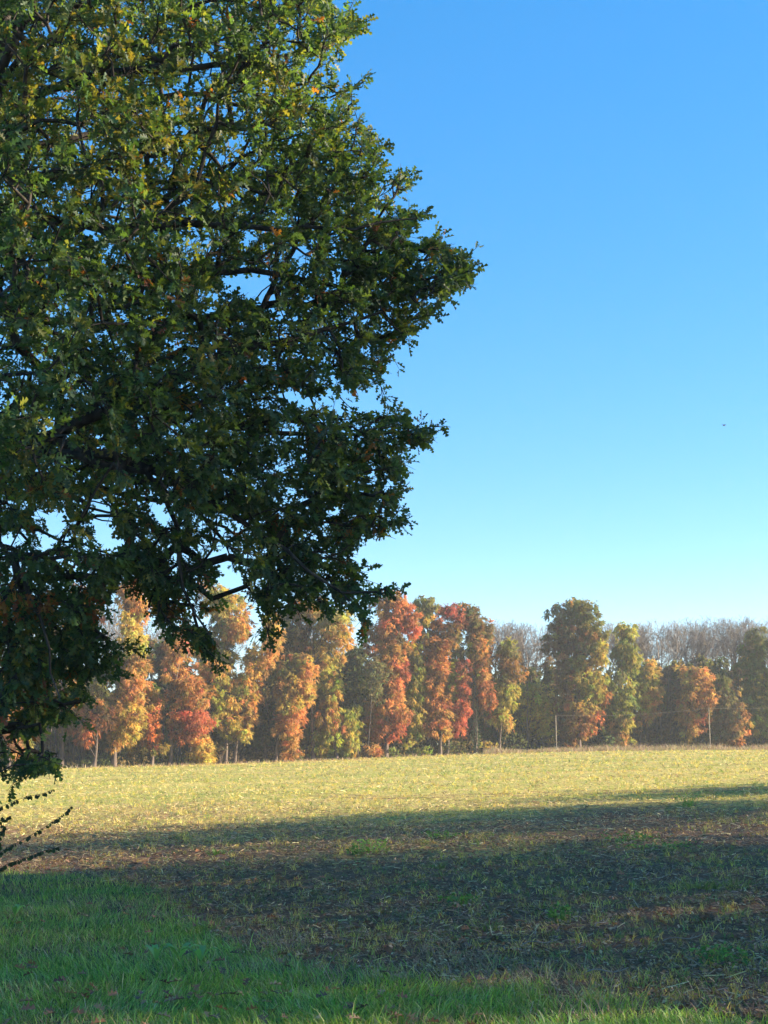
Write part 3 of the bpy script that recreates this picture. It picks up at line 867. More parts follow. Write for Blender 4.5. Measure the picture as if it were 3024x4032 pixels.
p1 = pole(2191, 2817, 2955, 'slim pale wooden pole left of the great lone cypress', -2.5)
p2 = pole(2797, 2788, 2963, 'taller pale wooden pole right of the glowing orange oval cypress', -3.5)
wb = MB()
seg = []
pw = p2 + (p2 - p1) * .9
for a, b in ((p1, p2), (p2, pw)):
    t = np.linspace(0, 1, 17)[:, None]
    c = a + (b - a) * t; c[:, 2] -= (.35 * 4 * t * (1 - t))[:, 0] * 1.0
    V_, F_ = polytube(c, np.full(17, .010), 4); wb.add(V_, F_)
wb.build('overhead_wire', M_POLE, label='thin overhead wire running from pole to pole', category='wire')

bc = P(2850, 1675, 90.0)
bb = MB()
bb.add([(-.14, 0, .0), (.0, .03, .035), (.16, 0, 0), (0, -.03, -.03), (0, .03, -.03), (0, -.03, .035)], [(0, 1, 4), (0, 4, 3), (0, 3, 5), (0, 5, 1), (2, 4, 1), (2, 3, 4), (2, 5, 3), (2, 1, 5)], (.03, .03, .03))
for sgn in (-1, 1):
    bb.add([(-.05, sgn * .02, .02), (.06, sgn * .02, .02), (.04, sgn * .16, .08), (-.03, sgn * .17, .08), (-.06, sgn * .32, .04)], [(0, 1, 2), (0, 2, 3), (3, 2, 4)], (.03, .03, .03))
bo = bb.build('bird', M_STRAW, label='tiny dark bird flying in the blue sky at right', category='bird'); bo.location = bc; bo.rotation_euler = (.25, .1, .5)

# ------------------------------------------------------------------ dry weeds along the far field edge
mb = MB()
N = 15000
pxs = np.where(rng.random(N) < .8, rng.uniform(1900, 3500, N), rng.uniform(-900, 1900, N))
off = rng.uniform(-4.5, 2.0, N)
d = np.interp(pxs, FR_PX, FR_D) + off - 1.5
x = (pxs - 1512) / FPX * d
d2 = d
keep = rng.random(N) < .35 + .9 * vnoise(x, d2, 3.0, 9)
x, d2, pxs = x[keep], d2[keep], pxs[keep]
N = len(x)
tall = np.where(pxs > 1900, 1.0, .45) * (.45 + .9 * vnoise(x, d2, 2.2, 14))
add_blades(mb, np.stack([x, d2, gz(x, d2) - .02], 1), tall * rng.uniform(.4, 1.1, N), np.full(N, .035), rng.uniform(0, 6.28, N), rng.uniform(.05, .5, N),
           palette([(.42, .30, .20), (.50, .38, .22), (.33, .22, .17), (.28, .28, .10)], N), curve=.5)
mb.build('dry_weeds', M_STRAW, kind='stuff', label='pinkish straw coloured dry weeds along the far edge of the field', category='weeds')

mb = MB()
N = 16000
pxs = rng.uniform(-900, 3600, N)
d = np.interp(pxs, FR_PX, FR_D) + rng.uniform(-.6, 9, N)
x = (pxs - 1512) / FPX * d
th = np.clip((vnoise(x, d, 3.2, 51) - .32) * 2.2, 0, 1.3) * np.where(pxs > 850, 1.0, .45) * 2.2
kk = (th > .12) & (rng.random(N) < .3 + th / 2.2)
x, d, th = x[kk], d[kk], th[kk]; N = len(x)
pos = np.stack([x, d, gz(x, d) + rng.random(N) * th], 1)
base = np.array([(.20, .22, .07), (.13, .16, .06), (.26, .20, .09), (.17, .13, .08)])
ci = (vnoise(x, d, 4.0, 53) * 3.99).astype(int)
V_, F_, C_ = sprays(pos, norm(rng.normal(size=(N, 3)) + np.array([0, 0, .3])), rng.uniform(.2, .45, N), np.full(N, .055), base[ci] * (1 + rng.normal(0, .2, (N, 1))), 3)
mb.add(V_, F_, C_)
mb.build('undergrowth', M_FAR, kind='stuff', label='low olive and brown undergrowth along the foot of the coloured trees', category='undergrowth')

# ------------------------------------------------------------------ the oak
OUT = [(1283, -60), (1337, 48), (1362, 66), (1449, 84), (1422, 130), (1386, 150), (1337, 187), (1271, 199), (1295, 253), (1265, 300), (1283, 337), (1325, 316), (1362, 337),
       (1443, 310), (1422, 355), (1386, 386), (1400, 428), (1373, 476), (1337, 506), (1416, 488), (1482, 536), (1503, 578), (1476, 608), (1512, 651), (1512, 711), (1603, 669), (1624, 699), (1590, 765),
       (1518, 735), (1482, 765), (1545, 796), (1530, 829), (1446, 820), (1446, 868), (1524, 856), (1579, 832), (1669, 844), (1645, 886), (1603, 916), (1590, 952), (1651, 964), (1723, 928), (1753, 976), (1826, 995),
       (1862, 1057), (1856, 1108), (1802, 1139), (1735, 1175), (1693, 1145), (1657, 1181), (1705, 1223), (1699, 1259), (1651, 1295), (1579, 1338), (1548, 1416), (1500, 1428), (1512, 1494), (1512, 1542), (1470, 1554),
       (1446, 1512), (1404, 1506), (1416, 1554), (1398, 1615), (1362, 1597), (1313, 1579), (1310, 1630), (1362, 1639), (1494, 1627), (1567, 1627), (1633, 1681), (1723, 1687), (1693, 1735), (1609, 1765), (1579, 1802),
       (1585, 1868), (1560, 1886), (1482, 1868), (1518, 1904), (1506, 1940), (1585, 1928), (1564, 1978), (1540, 2027), (1595, 2045), (1564, 2075), (1516, 2080), (1516, 2111), (1456, 2111), (1390, 2081), (1414, 2111),
       (1390, 2183), (1323, 2189), (1353, 2207), (1462, 2232), (1432, 2274), (1456, 2316), (1500, 2315), (1564, 2316), (1545, 2360), (1500, 2340), (1440, 2360), (1440, 2400), (1455, 2450), (1440, 2490), (1415, 2440), (1390, 2400),
       (1323, 2412), (1281, 2418), (1257, 2380), (1179, 2406), (1130, 2418), (1106, 2390), (1076, 2473), (1058, 2515), (1028, 2491), (1010, 2418), (968, 2358), (968, 2286), (938, 2250), (883, 2225), (920, 2195),
       (900, 2150), (850, 2140), (820, 2165), (805, 2201), (853, 2256), (841, 2310), (853, 2394), (805, 2400), (799, 2442), (853, 2540), (847, 2587), (799, 2575), (745, 2509), (696, 2479), (678, 2520), (630, 2479), (612, 2424),
       (579, 2399), (575, 2350), (512, 2308), (470, 2296), (416, 2357), (392, 2477), (446, 2525), (549, 2556), (464, 2574), (446, 2622), (386, 2634), (313, 2700), (362, 2742), (319, 2790), (338, 2839), (253, 2839),
       (181, 2851), (140, 2880), (102, 2911), (60, 2893), (36, 2863), (0, 2881), (-200, 2960), (-700, 2900), (-1150, 2300), (-1300, 1500), (-1200, 600), (-900, -200), (-300, -700), (400, -800), (950, -500)]
LOW = [(-160, 2900), (60, 2955), (175, 2945), (262, 2885), (232, 3000), (190, 3025), (100, 3060), (60, 3092), (0, 3060), (-160, 3120)]
HOLES = [[(855, 1070), (1060, 1085), (1090, 1180), (1075, 1240), (1000, 1190), (960, 1175), (880, 1130)],
         [(5, 215), (55, 225), (75, 270), (30, 290), (5, 270)], [(620, 345), (690, 340), (700, 380), (640, 385)],
         [(200, 2005), (262, 2005), (265, 2060), (240, 2115), (215, 2080)], [(380, 1950), (434, 1995), (450, 2092), (494, 2115), (440, 2160), (386, 2158), (344, 2062)],
         [(573, 1965), (645, 1970), (665, 2030), (655, 2085), (605, 2050)], [(58, 2092), (100, 2090), (100, 2130), (64, 2130)], [(187, 1640), (226, 1640), (226, 1680), (190, 1680)],
         [(1090, 1555), (1120, 1520), (1215, 1562), (1310, 1532), (1300, 1600), (1200, 1615), (1130, 1595)], [(1410, 1229), (1455, 1235), (1452, 1275), (1415, 1265)],
         [(1446, 1838), (1482, 1840), (1480, 1892), (1450, 1895)], [(1281, 2002), (1341, 2002), (1335, 2035), (1285, 2035)], [(330, 1235), (370, 1220), (372, 1250), (335, 1255)],
         [(1205, 2180), (1245, 2160), (1240, 2190)], [(610, 400), (660, 395), (650, 420)]]


_hr = np.random.default_rng(77)
for _k in range(74):
    if _k >= 64:
        hx, hy = _hr.uniform(1060, 1290), _hr.uniform(0, 560)
    elif _k < 30:
        hx, hy = _hr.uniform(0, 900), _hr.uniform(40, 1050)
    elif _k < 46:
        hx, hy = _hr.uniform(40, 700), _hr.uniform(1850, 2350)
    else:
        hx, hy = _hr.uniform(1000, 1500), _hr.uniform(900, 2150)
    hr = _hr.uniform(12, 30)
    HOLES.append([(hx + hr * _hr.uniform(.6, 1.4) * math.cos(t), hy + hr * _hr.uniform(.5, 1.1) * math.sin(t)) for t in np.linspace(0, 5.6, 7)])


def inpoly(px, py, poly):
    px = np.asarray(px, float); py = np.asarray(py, float)
    ins = np.zeros(px.shape, bool)
    n = len(poly)
    for i in range(n):
        x1, y1 = poly[i]; x2, y2 = poly[(i + 1) % n]
        if y1 == y2:
            continue
        c = ((y1 > py) != (y2 > py)) & (px < (x2 - x1) * (py - y1) / (y2 - y1) + x1)
        ins ^= c
    return ins


def proj(p):
    q = p - np.array([0, 0, EYE])
    f = q[:, 1] * CP + q[:, 2] * SP
    v = -q[:, 1] * SP + q[:, 2] * CP
    return 1512 + FPX * q[:, 0] / f, 2016 - FPX * v / f


def in_oak(px, py):
    a = inpoly(px, py, OUT) | inpoly(px, py, LOW)
    for h in HOLES:
        a &= ~inpoly(px, py, h)
    return a


D0 = 17.5
oak_base = np.array([-6.1, 18.0, float(gz(-6.1, 18.0))])
trunk_pts = np.array([oak_base + (0, 0, -.1), (-6.0, 18.0, 1.5), (-5.75, 17.9, 4.0), (-5.45, 17.9, 6.5), tuple(P(-110, 700, 17.8)), tuple(P(-20, 330, 17.7)), tuple(P(10, 60, 17.5)), tuple(P(60, -250, 17.4)), tuple(P(110, -600, 17.4))])
trunk_rad = np.array([.50, .36, .31, .26, .20, .13, .10, .07, .03])


def ppts(lst):
    return [tuple(P(x, y, d)) for x, y, d in lst]


LIMBS = [
    ([(-200, 1900, 17.9), (-60, 1790, 17.3), (80, 1760, 16.8), (225, 1715, 16.5), (360, 1645, 16.4), (500, 1585, 16.3), (700, 1500, 16.2), (860, 1400, 16.2), (1100, 1350, 16.2), (1300, 1300, 16.5), (1500, 1240, 16.6)], .115),
    ([(80, 1760, 16.8), (230, 1755, 16.6), (420, 1790, 16.4), (600, 1840, 16.3), (740, 1895, 16.2), (880, 2000, 16.1), (1050, 2110, 16.0), (1200, 2250, 15.9), (1350, 2320, 15.8), (1480, 2335, 15.8)], .075),
    ([(80, 1775, 16.8), (240, 1785, 16.3), (400, 1825, 16.1), (570, 1870, 15.9), (640, 1950, 15.8), (690, 2100, 15.8), (720, 2300, 15.7), (820, 2520, 15.7)], .065),
    ([(500, 1585, 16.3), (760, 1620, 16.6), (1000, 1697, 16.8), (1300, 1712, 17.0), (1500, 1702, 17.1), (1700, 1690, 17.2)], .055),
    ([(-110, 700, 17.8), (0, 430, 17.2), (130, 375, 17.0), (270, 320, 16.9), (420, 280, 16.9), (580, 262, 17.0), (1000, 262, 17.2), (1250, 180, 17.3), (1420, 100, 17.4)], .085),
    ([(-60, 600, 17.8), (200, 560, 18), (400, 520, 18.3), (560, 420, 18.4), (720, 355, 18.4), (1000, 420, 18.5), (1300, 380, 18.4), (1420, 330, 18.4)], .07),
    ([(-140, 900, 17.8), (100, 850, 17), (400, 900, 16.5), (560, 1010, 16.6), (700, 1075, 16.8), (980, 1068, 16.9), (1150, 1085, 17), (1400, 1140, 17), (1620, 1110, 17), (1820, 1060, 17)], .085),
    ([(-140, 900, 17.8), (200, 700, 18.6), (600, 720, 18.8), (1000, 680, 18.8), (1300, 700, 18.4), (1580, 710, 18)], .07),
    ([(400, 900, 16.5), (800, 880, 16), (1100, 900, 16), (1400, 900, 16.2), (1640, 860, 16.4)], .06),
    ([(-20, 330, 17.7), (60, 160, 17.3), (120, 90, 17.0), (300, 40, 16.8), (600, -60, 16.6), (1000, -100, 16.8)], .075),
    ([(-200, 1900, 17.9), (-120, 2050, 16.4), (0, 2150, 15.8), (120, 2350, 15.5), (200, 2550, 15.4), (240, 2750, 15.3)], .06),
    ([(-200, 1900, 17.9), (-150, 2200, 18.6), (0, 2400, 18.9), (200, 2450, 19), (420, 2520, 19)], .05),
    ([(-200, 1900, 17.9), (-300, 2300, 17.4), (-150, 2700, 17.0), (0, 2930, 16.8), (120, 3000, 16.8), (180, 3010, 16.8)], .04),
    ([(-140, 1100, 17.8), (100, 1250, 19), (500, 1300, 19.6), (900, 1350, 19.5), (1250, 1400, 19)], .08),
    ([(-200, 1900, 17.9), (100, 1950, 19.2), (400, 1930, 19.6), (700, 1980, 19.5), (1000, 2150, 19), (1050, 2400, 18.6)], .06),
    ([(-200, 1500, 17.8), (-600, 1300, 17), (-900, 1100, 17)], .10), ([(-110, 700, 17.8), (-500, 300, 18), (-800, 0, 18)], .09), ([(-200, 1900, 17.9), (-600, 2000, 17.5), (-900, 2200, 17.5)], .08),
]
node_p = []; node_r = []; node_par = []
tp = resample(np.concatenate([trunk_pts, trunk_rad[:, None]], 1), .3)
for k, q in enumerate(tp):
    node_p.append(q[:3]); node_r.append(q[3]); node_par.append(k - 1)
oakb = MB()
tvar = rng.normal(0, .012, (len(tp), 3)); tvar[:2] = 0
V_, F_ = polytube(tp[:, :3] + tvar, tp[:, 3], 12)
oak_trunk = (V_, F_)
limb_geo = []
for pts, r0 in LIMBS:
    q = resample(ppts(pts), .25)
    q = q + rng.normal(0, .022, q.shape)
    m = len(q)
    # root it at the nearest existing node
    NP = np.array(node_p)
    j = int(((NP - q[0]) ** 2).sum(1).argmin())
    rr = r0 * (1 - .86 * np.linspace(0, 1, m) ** .9)
    q0 = np.concatenate([NP[j:j + 1], q[1:]])
    limb_geo.append(polytube(q0, rr, 8))
    par = j
    for k in range(1, m):
        node_p.append(q[k]); node_r.append(rr[k]); node_par.append(par); par = len(node_p) - 1
n_main = len(node_p)

# clumps of twigs inside the crown
def sample_clumps(n, x0, x1, y0, y1):
    out = []
    while len(out) < n:
        px = rng.uniform(x0, x1, 4000); py = rng.uniform(y0, y1, 4000)
        ok = in_oak(px, py)
        for a, b in zip(px[ok], py[ok]):
            # depth of the crown shrinks towards its outline on the right and below
            e = min(1.0, max(.12, (1750 - a) / 1500)) * min(1.0, max(.25, (2700 - b) / 900))
            cen = 17.0 if b < 1700 else 17.0 - (b - 1700) / 1300 * .8
            dd = cen + rng.uniform(-1, 1) * 3.6 * e
            out.append(tuple(P(a, b, dd)))
            if len(out) >= n:
                break
    return out


cl = sample_clumps(2550, -20, 1880, -60, 3100) + sample_clumps(420, -1300, 0, -800, 2960) + sample_clumps(260, -200, 1300, -800, -40)
cl = np.array(cl)
rootp = np.array(node_p[int(len(tp) * .55)])
order = np.argsort(((cl - rootp) ** 2).sum(1))
cl = cl[order]
NPa = np.zeros((n_main + len(cl) * 2, 3)); NPa[:n_main] = node_p
cnt = n_main
cpar = []; kid = np.zeros(len(NPa))
pl = np.zeros(len(NPa))
for k in range(1, n_main):
    pl[k] = pl[node_par[k]] + np.linalg.norm(NPa[k] - NPa[node_par[k]])
tw_a = []; tw_b = []; edges = []
par_all = list(node_par)
for c in cl:
    dv = NPa[:cnt] - c
    dist = np.sqrt((dv ** 2).sum(1))
    cost = dist + .12 * pl[:cnt] + .6 * (dist > 1.6) * dist
    # avoid parents lying further out than the clump
    cost += .35 * np.maximum(0, np.linalg.norm(NPa[:cnt] - rootp, axis=1) - np.linalg.norm(c - rootp))
    j = int(cost.argmin())
    mid = (NPa[j] + c) / 2 + rng.normal(0, .06, 3) * min(1, dist[j]) + np.array([0, 0, .05 * dist[j]])
    NPa[cnt] = mid; pl[cnt] = pl[j] + dist[j] / 2; par_all.append(j); m_i = cnt; cnt += 1
    NPa[cnt] = c; pl[cnt] = pl[m_i] + dist[j] / 2; par_all.append(m_i); cnt += 1
w_ = np.zeros(cnt)
for k in range(cnt - 1, n_main - 1, -1):
    w_[k] += 1
    w_[par_all[k]] += w_[k]
ks = np.arange(n_main, cnt)
pa = np.array(par_all)[n_main:]
rad = np.minimum(.0048 * w_[ks] ** .44 + .002, .05)
rpar = np.minimum(np.minimum(.0048 * np.maximum(w_[pa], 1) ** .44 + .002, .05), rad * 1.35)
V_, F_ = tubes(NPa[pa], NPa[ks], rpar, rad, 5)
branch_mb = MB()
for g in limb_geo:
    branch_mb.add(*g)
branch_mb.add(V_, F_)

# twigs and leaves around every clump centre
cidx = np.arange(n_main + 1, cnt, 2)
Cn = NPa[cidx]; Pn = NPa[np.array(par_all)[cidx]]
dirn = norm(Cn - Pn)
T0 = []; T1 = []
LP = []; LD = []; LC = []
for c, dr in zip(Cn, dirn):
    outv = c - rootp; outv = outv / np.linalg.norm(outv)
    nt_ = 7
    hang = max(0.0, min(1.0, (5.8 - c[2]) / 4))
    for t in range(nt_):
        td = norm(dr * .55 + outv * .5 + rng.normal(0, .55, 3) * np.array([1, 1, .75]) + np.array([0, 0, .10 - .55 * hang]))
        L = rng.uniform(.12, .27)
        T0.append(c); T1.append(c + td * L)
        m = int(rng.integers(3, 6))
        LPk = c + td * L * rng.uniform(.35, 1.0, (m, 1))
        LDk = norm(td * .9 + rng.normal(0, .75, (m, 3)) + np.array([0, 0, -.18]))
        LP.append(LPk); LD.append(LDk); LC.append(np.full(m, len(T0)))
T0 = np.array(T0); T1 = np.array(T1)
LP = np.concatenate(LP); LD = np.concatenate(LD); LC = np.concatenate(LC)
# the longest outer twigs, standing clear of the crown
TIPS = [[(1270, 215), (1350, 150), (1400, 105), (1449, 84)], [(1330, 130), (1370, 60), (1390, 15)], [(1300, 400), (1380, 360), (1443, 310)], [(1250, 270), (1300, 250)], [(1480, 780), (1560, 730), (1624, 699)], [(1470, 800), (1545, 815)],
        [(1500, 900), (1600, 870), (1669, 844)], [(1600, 985), (1690, 960), (1735, 935)], [(1700, 1120), (1800, 1085), (1866, 1060)], [(1600, 1155), (1680, 1130), (1735, 1165)], [(1600, 1270), (1660, 1240), (1708, 1220)],
        [(1450, 1480), (1500, 1530), (1515, 1560)], [(1330, 1560), (1380, 1610)], [(1600, 1700), (1670, 1690), (1730, 1685)], [(1480, 1840), (1550, 1870), (1590, 1860)], [(1470, 1950), (1530, 1945), (1588, 1925)],
        [(1450, 2040), (1530, 2045), (1600, 2050)], [(1340, 2260), (1410, 2240), (1468, 2225)], [(1400, 2340), (1480, 2335), (1568, 2314)], [(1420, 2380), (1445, 2440), (1442, 2495)], [(1400, 440), (1410, 470)],
        [(1420, 620), (1490, 590), (1512, 575)], [(1040, 2440), (1060, 2520)], [(830, 2500), (850, 2590)], [(470, 2550), (560, 2556)], [(1500, 1640), (1560, 1620)]]
nforce = 0
E0 = []; E1 = []
for tipl in TIPS:
    dd = rng.uniform(16.4, 17.4)
    q = resample([P(a, b, dd) for a, b in tipl], .07)
    q = q + np.cumsum(rng.normal(0, .006, q.shape), 0)
    E0.append(q[:-1]); E1.append(q[1:])
    for k in range(1, len(q)):
        m = 2 if k < len(q) - 1 else 5
        tdir = norm(q[k] - q[k - 1])
        LP = np.concatenate([LP, q[k] + rng.normal(0, .012, (m, 3))]); LD = np.concatenate([LD, norm(tdir * .7 + rng.normal(0, .6, (m, 3)))])
        LC = np.concatenate([LC, np.full(m, 1)]); nforce += m
    # short side shoots
    for k in range(1, len(q) - 1, 2):
        e_ = q[k] + norm(norm(q[k + 1] - q[k]) + rng.normal(0, .7, 3)) * rng.uniform(.08, .16)
        E0.append(q[k:k + 1]); E1.append(e_[None])
        m = 4
        LP = np.concatenate([LP, q[k] + (e_ - q[k]) * rng.uniform(.4, 1, (m, 1))]); LD = np.concatenate([LD, norm((e_ - q[k]) / .12 + rng.normal(0, .6, (m, 3)))])
        LC = np.concatenate([LC, np.full(m, 1)]); nforce += m
E0 = np.concatenate(E0); E1 = np.concatenate(E1)
V_, F_ = tubes(E0, E1, np.full(len(E0), .0055), np.full(len(E0), .0045), 4)
branch_mb.add(V_, F_)
# leaves follow the traced outline of the crown
qx, qy = proj(LP + LD * .05)
vis = in_oak(qx, qy)
edge = rng.random(len(T0)) < .07
ok = vis | (edge[LC - 1] & ~np.any([inpoly(qx, qy, h) for h in HOLES], axis=0))
ok[-nforce:] = True
# the big limbs at the left are seen clear of leaves
for lk, xa, xb, hw in ((0, 190, 420, 30), (1, 230, 560, 24), (2, 240, 600, 22), (4, 260, 560, 20), (6, 880, 1130, 18), (9, -40, 150, 26)):
    lp_ = [q for q in LIMBS[lk][0]]
    for (x1, y1, d1), (x2, y2, d2) in zip(lp_[:-1], lp_[1:]):
        t_ = np.clip(((qx - x1) * (x2 - x1) + (qy - y1) * (y2 - y1)) / ((x2 - x1) ** 2 + (y2 - y1) ** 2), 0, 1)
        dd_ = np.hypot(qx - x1 - t_ * (x2 - x1), qy - y1 - t_ * (y2 - y1))
        ok &= ~((dd_ < hw) & (qx > xa) & (qx < xb) & (LP[:, 1] < d1 + .15) & (rng.random(len(qx)) < .9))
LP, LD = LP[ok], LD[ok]
tk = np.bincount(LC[ok] - 1, minlength=len(T0)) > 0
V_, F_ = tubes(T0[tk], T1[tk], np.full(tk.sum(), .0045), np.full(tk.sum(), .002), 3)
branch_mb.add(V_, F_)
NL = len(LP)
print('oak leaves', NL)

# a lobed oak leaf, base at 0, along +X, unit length; midrib and two folded halves
hl = [(.22, .035), (.34, .25), (.40, .05), (.62, .37), (.66, .06), (.88, .23)]
ms = [0.0, .30, .55, .78, 1.0]
LVx = [(m_, 0, -.10 * m_ * m_) for m_ in ms]
up_i = []; dn_i = []
for (x_, y_) in hl:
    up_i.append(len(LVx)); LVx.append((x_, y_, y_ * .30 - .10 * x_ * x_))
for (x_, y_) in hl:
    dn_i.append(len(LVx)); LVx.append((x_, -y_, y_ * .30 - .10 * x_ * x_))


def fan(s):
    return [(0, 1, s[0]), (1, s[1], s[0]), (1, s[2], s[1]), (1, 2, s[2]), (2, s[3], s[2]), (2, s[4], s[3]), (2, 3, s[4]), (3, s[5], s[4]), (3, 4, s[5])]


LF = fan(up_i) + [(a, c, b) for a, b, c in fan(dn_i)]
LVx = np.array(LVx); LF = np.array(LF)


def frames(D, flat=.55):
    n = len(D)
    upr = np.array([0, 0, 1.0]) * flat + rng.normal(0, .55, (n, 3))
    s = norm(np.cross(upr, D)); nn = np.cross(D, s)
    return np.stack([D, s, nn], 2)      # columns


OAKCOL = [(.064, .112, .046), (.080, .138, .052), (.052, .092, .046), (.110, .165, .048), (.18, .20, .05), (.28, .12, .035), (.22, .08, .035)]
OAKW = [.27, .27, .20, .16, .082, .010, .008]
R = frames(LD)
size = rng.uniform(.095, .165, NL)
tcol = palette(OAKCOL, len(T0) + 2, .14, OAKW)
lcol = np.clip(tcol[LC[ok]] * (1 + rng.normal(0, .10, (NL, 1))), .01, .9)
sw = rng.random(NL) < .12
lcol[sw] = palette(OAKCOL, sw.sum(), .16, OAKW)
# a few boughs have turned olive and rust
pn = vnoise(LP[:, 0] + LP[:, 1], LP[:, 2], 1.1, 40)
turn = (pn > .70) & (rng.random(NL) < .55)
lcol[turn] = palette([(.16, .16, .04), (.20, .17, .045), (.12, .15, .04)], turn.sum(), .15)
pn2 = vnoise(LP[:, 0] - LP[:, 1], LP[:, 2] * 1.1, .55, 44)
rust = (pn2 > .945) & (rng.random(NL) < .6)
lcol[rust] = palette([(.36, .14, .04), (.28, .09, .035), (.36, .20, .06)], rust.sum(), .15)
Vl = np.einsum('nij,kj->nki', R, LVx * np.array([1, .78, 1])) * size[:, None, None] + LP[:, None]
oak = empty('oak_tree', oak_base, 'huge dark green oak hanging over the upper left of the view', 'tree')
qx, qy = proj(LP)
# the 300 leaves that stand most freely against the sky on the right become parts of their own
front = np.lexsort((LP[:, 1],))
cand = np.where((qx > 0) & (qx < 1900) & (qy > 0) & (qy < 3100))[0]
# largest in view: nearest to the camera
score = LP[cand, 1] / size[cand] * .12 - np.clip((qx[cand] - 1300) / 300, 0, 1.2)
pick = cand[np.argsort(score)[:300]]
rest = np.ones(NL, bool); rest[pick] = False
nk = len(LVx)
lm = MB()
nr = int(rest.sum())
lm.V.append((Vl[rest] - oak_base).reshape(-1, 3)); lm.C.append(np.repeat(lcol[rest], nk, 0))
lm.F3.append((LF[None] + (np.arange(nr) * nk)[:, None, None]).reshape(-1, 3)); lm.n = nr * nk
lm.build('foliage', M_OAK, oak, kind='stuff')
tb = MB(); tb.add(oak_trunk[0] - oak_base, oak_trunk[1]); tb.build('trunk', M_BARK, oak, smooth_=True)
branch_mb.V = [v - oak_base for v in branch_mb.V]
branch_mb.build('branches', M_BARK, oak, smooth_=True)
from mathutils import Matrix
leaf_meshes = []
for k in range(8):
    c = palette(OAKCOL, 1, .12, OAKW)[0]
    lb = MB(); lb.add(LVx, LF, c); leaf_meshes.append(lb.mesh('leaf', M_OAK))
for k, i_ in enumerate(pick):
    o = bpy.data.objects.new('leaf', leaf_meshes[k % 8]); COL.objects.link(o); o.parent = oak
    M = Matrix([[*(R[i_][r_] * size[i_]), LP[i_][r_] - oak_base[r_]] for r_ in range(3)] + [[0, 0, 0, 1]])
    o.matrix_local = M

# ------------------------------------------------------------------ leafy shoots at the left edge
def leafy_shoot(name, pts, nleaf, ls, label, cat='shrub', wobble=.02, root=None, r=.004):
    q = resample(pts, .06)
    q[1:] += np.cumsum(rng.normal(0, .004, (len(q) - 1, 3)), 0)
    org = q[0]
    root = empty(name, org, label, cat)
    sb = MB(); V_, F_ = polytube(q - org, np.linspace(r, .002, len(q)), 5); sb.add(V_, F_)
    sb.build('stem', M_BARK, root)
    nleaf = int(nleaf * 1.7); ls = ls * .8
    t = np.sort(np.clip(np.linspace(.03, 1, nleaf) + rng.normal(0, .02, nleaf), .02, 1)) * (len(q) - 1.001)
    i = t.astype(int); f = (t - i)[:, None]
    c = (q[i] * (1 - f) + q[np.minimum(i + 1, len(q) - 1)] * f) - org
    tan = norm(q[np.minimum(i + 1, len(q) - 1)] - q[i])
    dn = norm(tan * .3 + rng.normal(0, .35, (nleaf, 3)) + np.array([0, 0, -.95]))
    S = norm(np.cross(dn, rng.normal(0, 1, (nleaf, 3)) + np.array([0, 2.5, 0])))
    L = ls * rng.uniform(.5, 1.2, (nleaf, 1))
    o1 = c + dn * L * .35; tip = c + dn * L
    W = S * L * .42
    V = np.stack([c, o1 - W * .9, o1 + W * .9, c + dn * L * .7 - W * .75, c + dn * L * .7 + W * .75, tip], 1).reshape(-1, 3)
    b = (np.arange(nleaf) * 6)[:, None]
    lb = MB()
    lb.add(V, np.concatenate([b + np.array([[0, 1, 2]]), b + np.array([[1, 3, 2]]), b + np.array([[2, 3, 4]]), b + np.array([[3, 5, 4]])]), np.repeat(palette([(.035, .055, .025), (.05, .075, .03)], nleaf), 6, 0))
    lb.build('leaves', M_OAK, root)
    return root


def sh(pl_, d0, d1):
    n = len(pl_)
    return [P(x, y, d0 + (d1 - d0) * k / (n - 1)) for k, (x, y) in enumerate(pl_)]


gl = ghit(-230, 3560)
g0 = np.array([gl[0], gl[1], float(gz(gl[0], gl[1]))])
dS = gl[1]
print('shoot distance', dS)
leafy_shoot('hedge_shoot', [g0] + sh([(-150, 3300), (0, 3172), (60, 3150), (120, 3128), (175, 3118), (212, 3102)], dS - .3, dS - .9), 46, .062, 'upper leafy shoot arching over the sunny field at the left edge')
leafy_shoot('hedge_shoot', [g0 + (.15, 0, 0)] + sh([(-120, 3430), (20, 3330), (100, 3290), (160, 3255), (205, 3225), (238, 3200), (262, 3172)], dS - .2, dS - .6), 52, .058, 'lower leafy shoot crossing the shadow edge at the left')
leafy_shoot('hedge_shoot', [g0 + (.3, -.1, 0)] + sh([(-60, 3460), (40, 3405), (110, 3385), (180, 3362), (232, 3352)], dS, dS - .3), 60, .06, 'bottom leafy shoot lying low in the shade at left')
leafy_shoot('hedge_shoot', [g0 + (.1, .1, 0)] + sh([(-120, 3350), (-30, 3260), (10, 3215), (52, 3205)], dS, dS - .2), 36, .06, 'short leafy shoot at the very left between the two arching ones')
leafy_shoot('hedge_shoot', [g0 + (.2, .1, 0)] + sh([(-60, 3500), (-20, 3400), (0, 3330), (22, 3270), (18, 3235)], dS, dS - .1), 60, .07, 'upright blue green shoot at the left edge under the arching ones')

# ------------------------------------------------------------------ field litter and growth
def screen_points(n, y0, y1, marg=.05):
    y = np.exp(rng.uniform(np.log(y0), np.log(y1), n))
    x = rng.uniform(-1, 1, n) * (.262 * y + .5 + marg * y)
    return x, y


def grow_scale(y):
    return 1 + np.maximum(0, y - 15) / 55


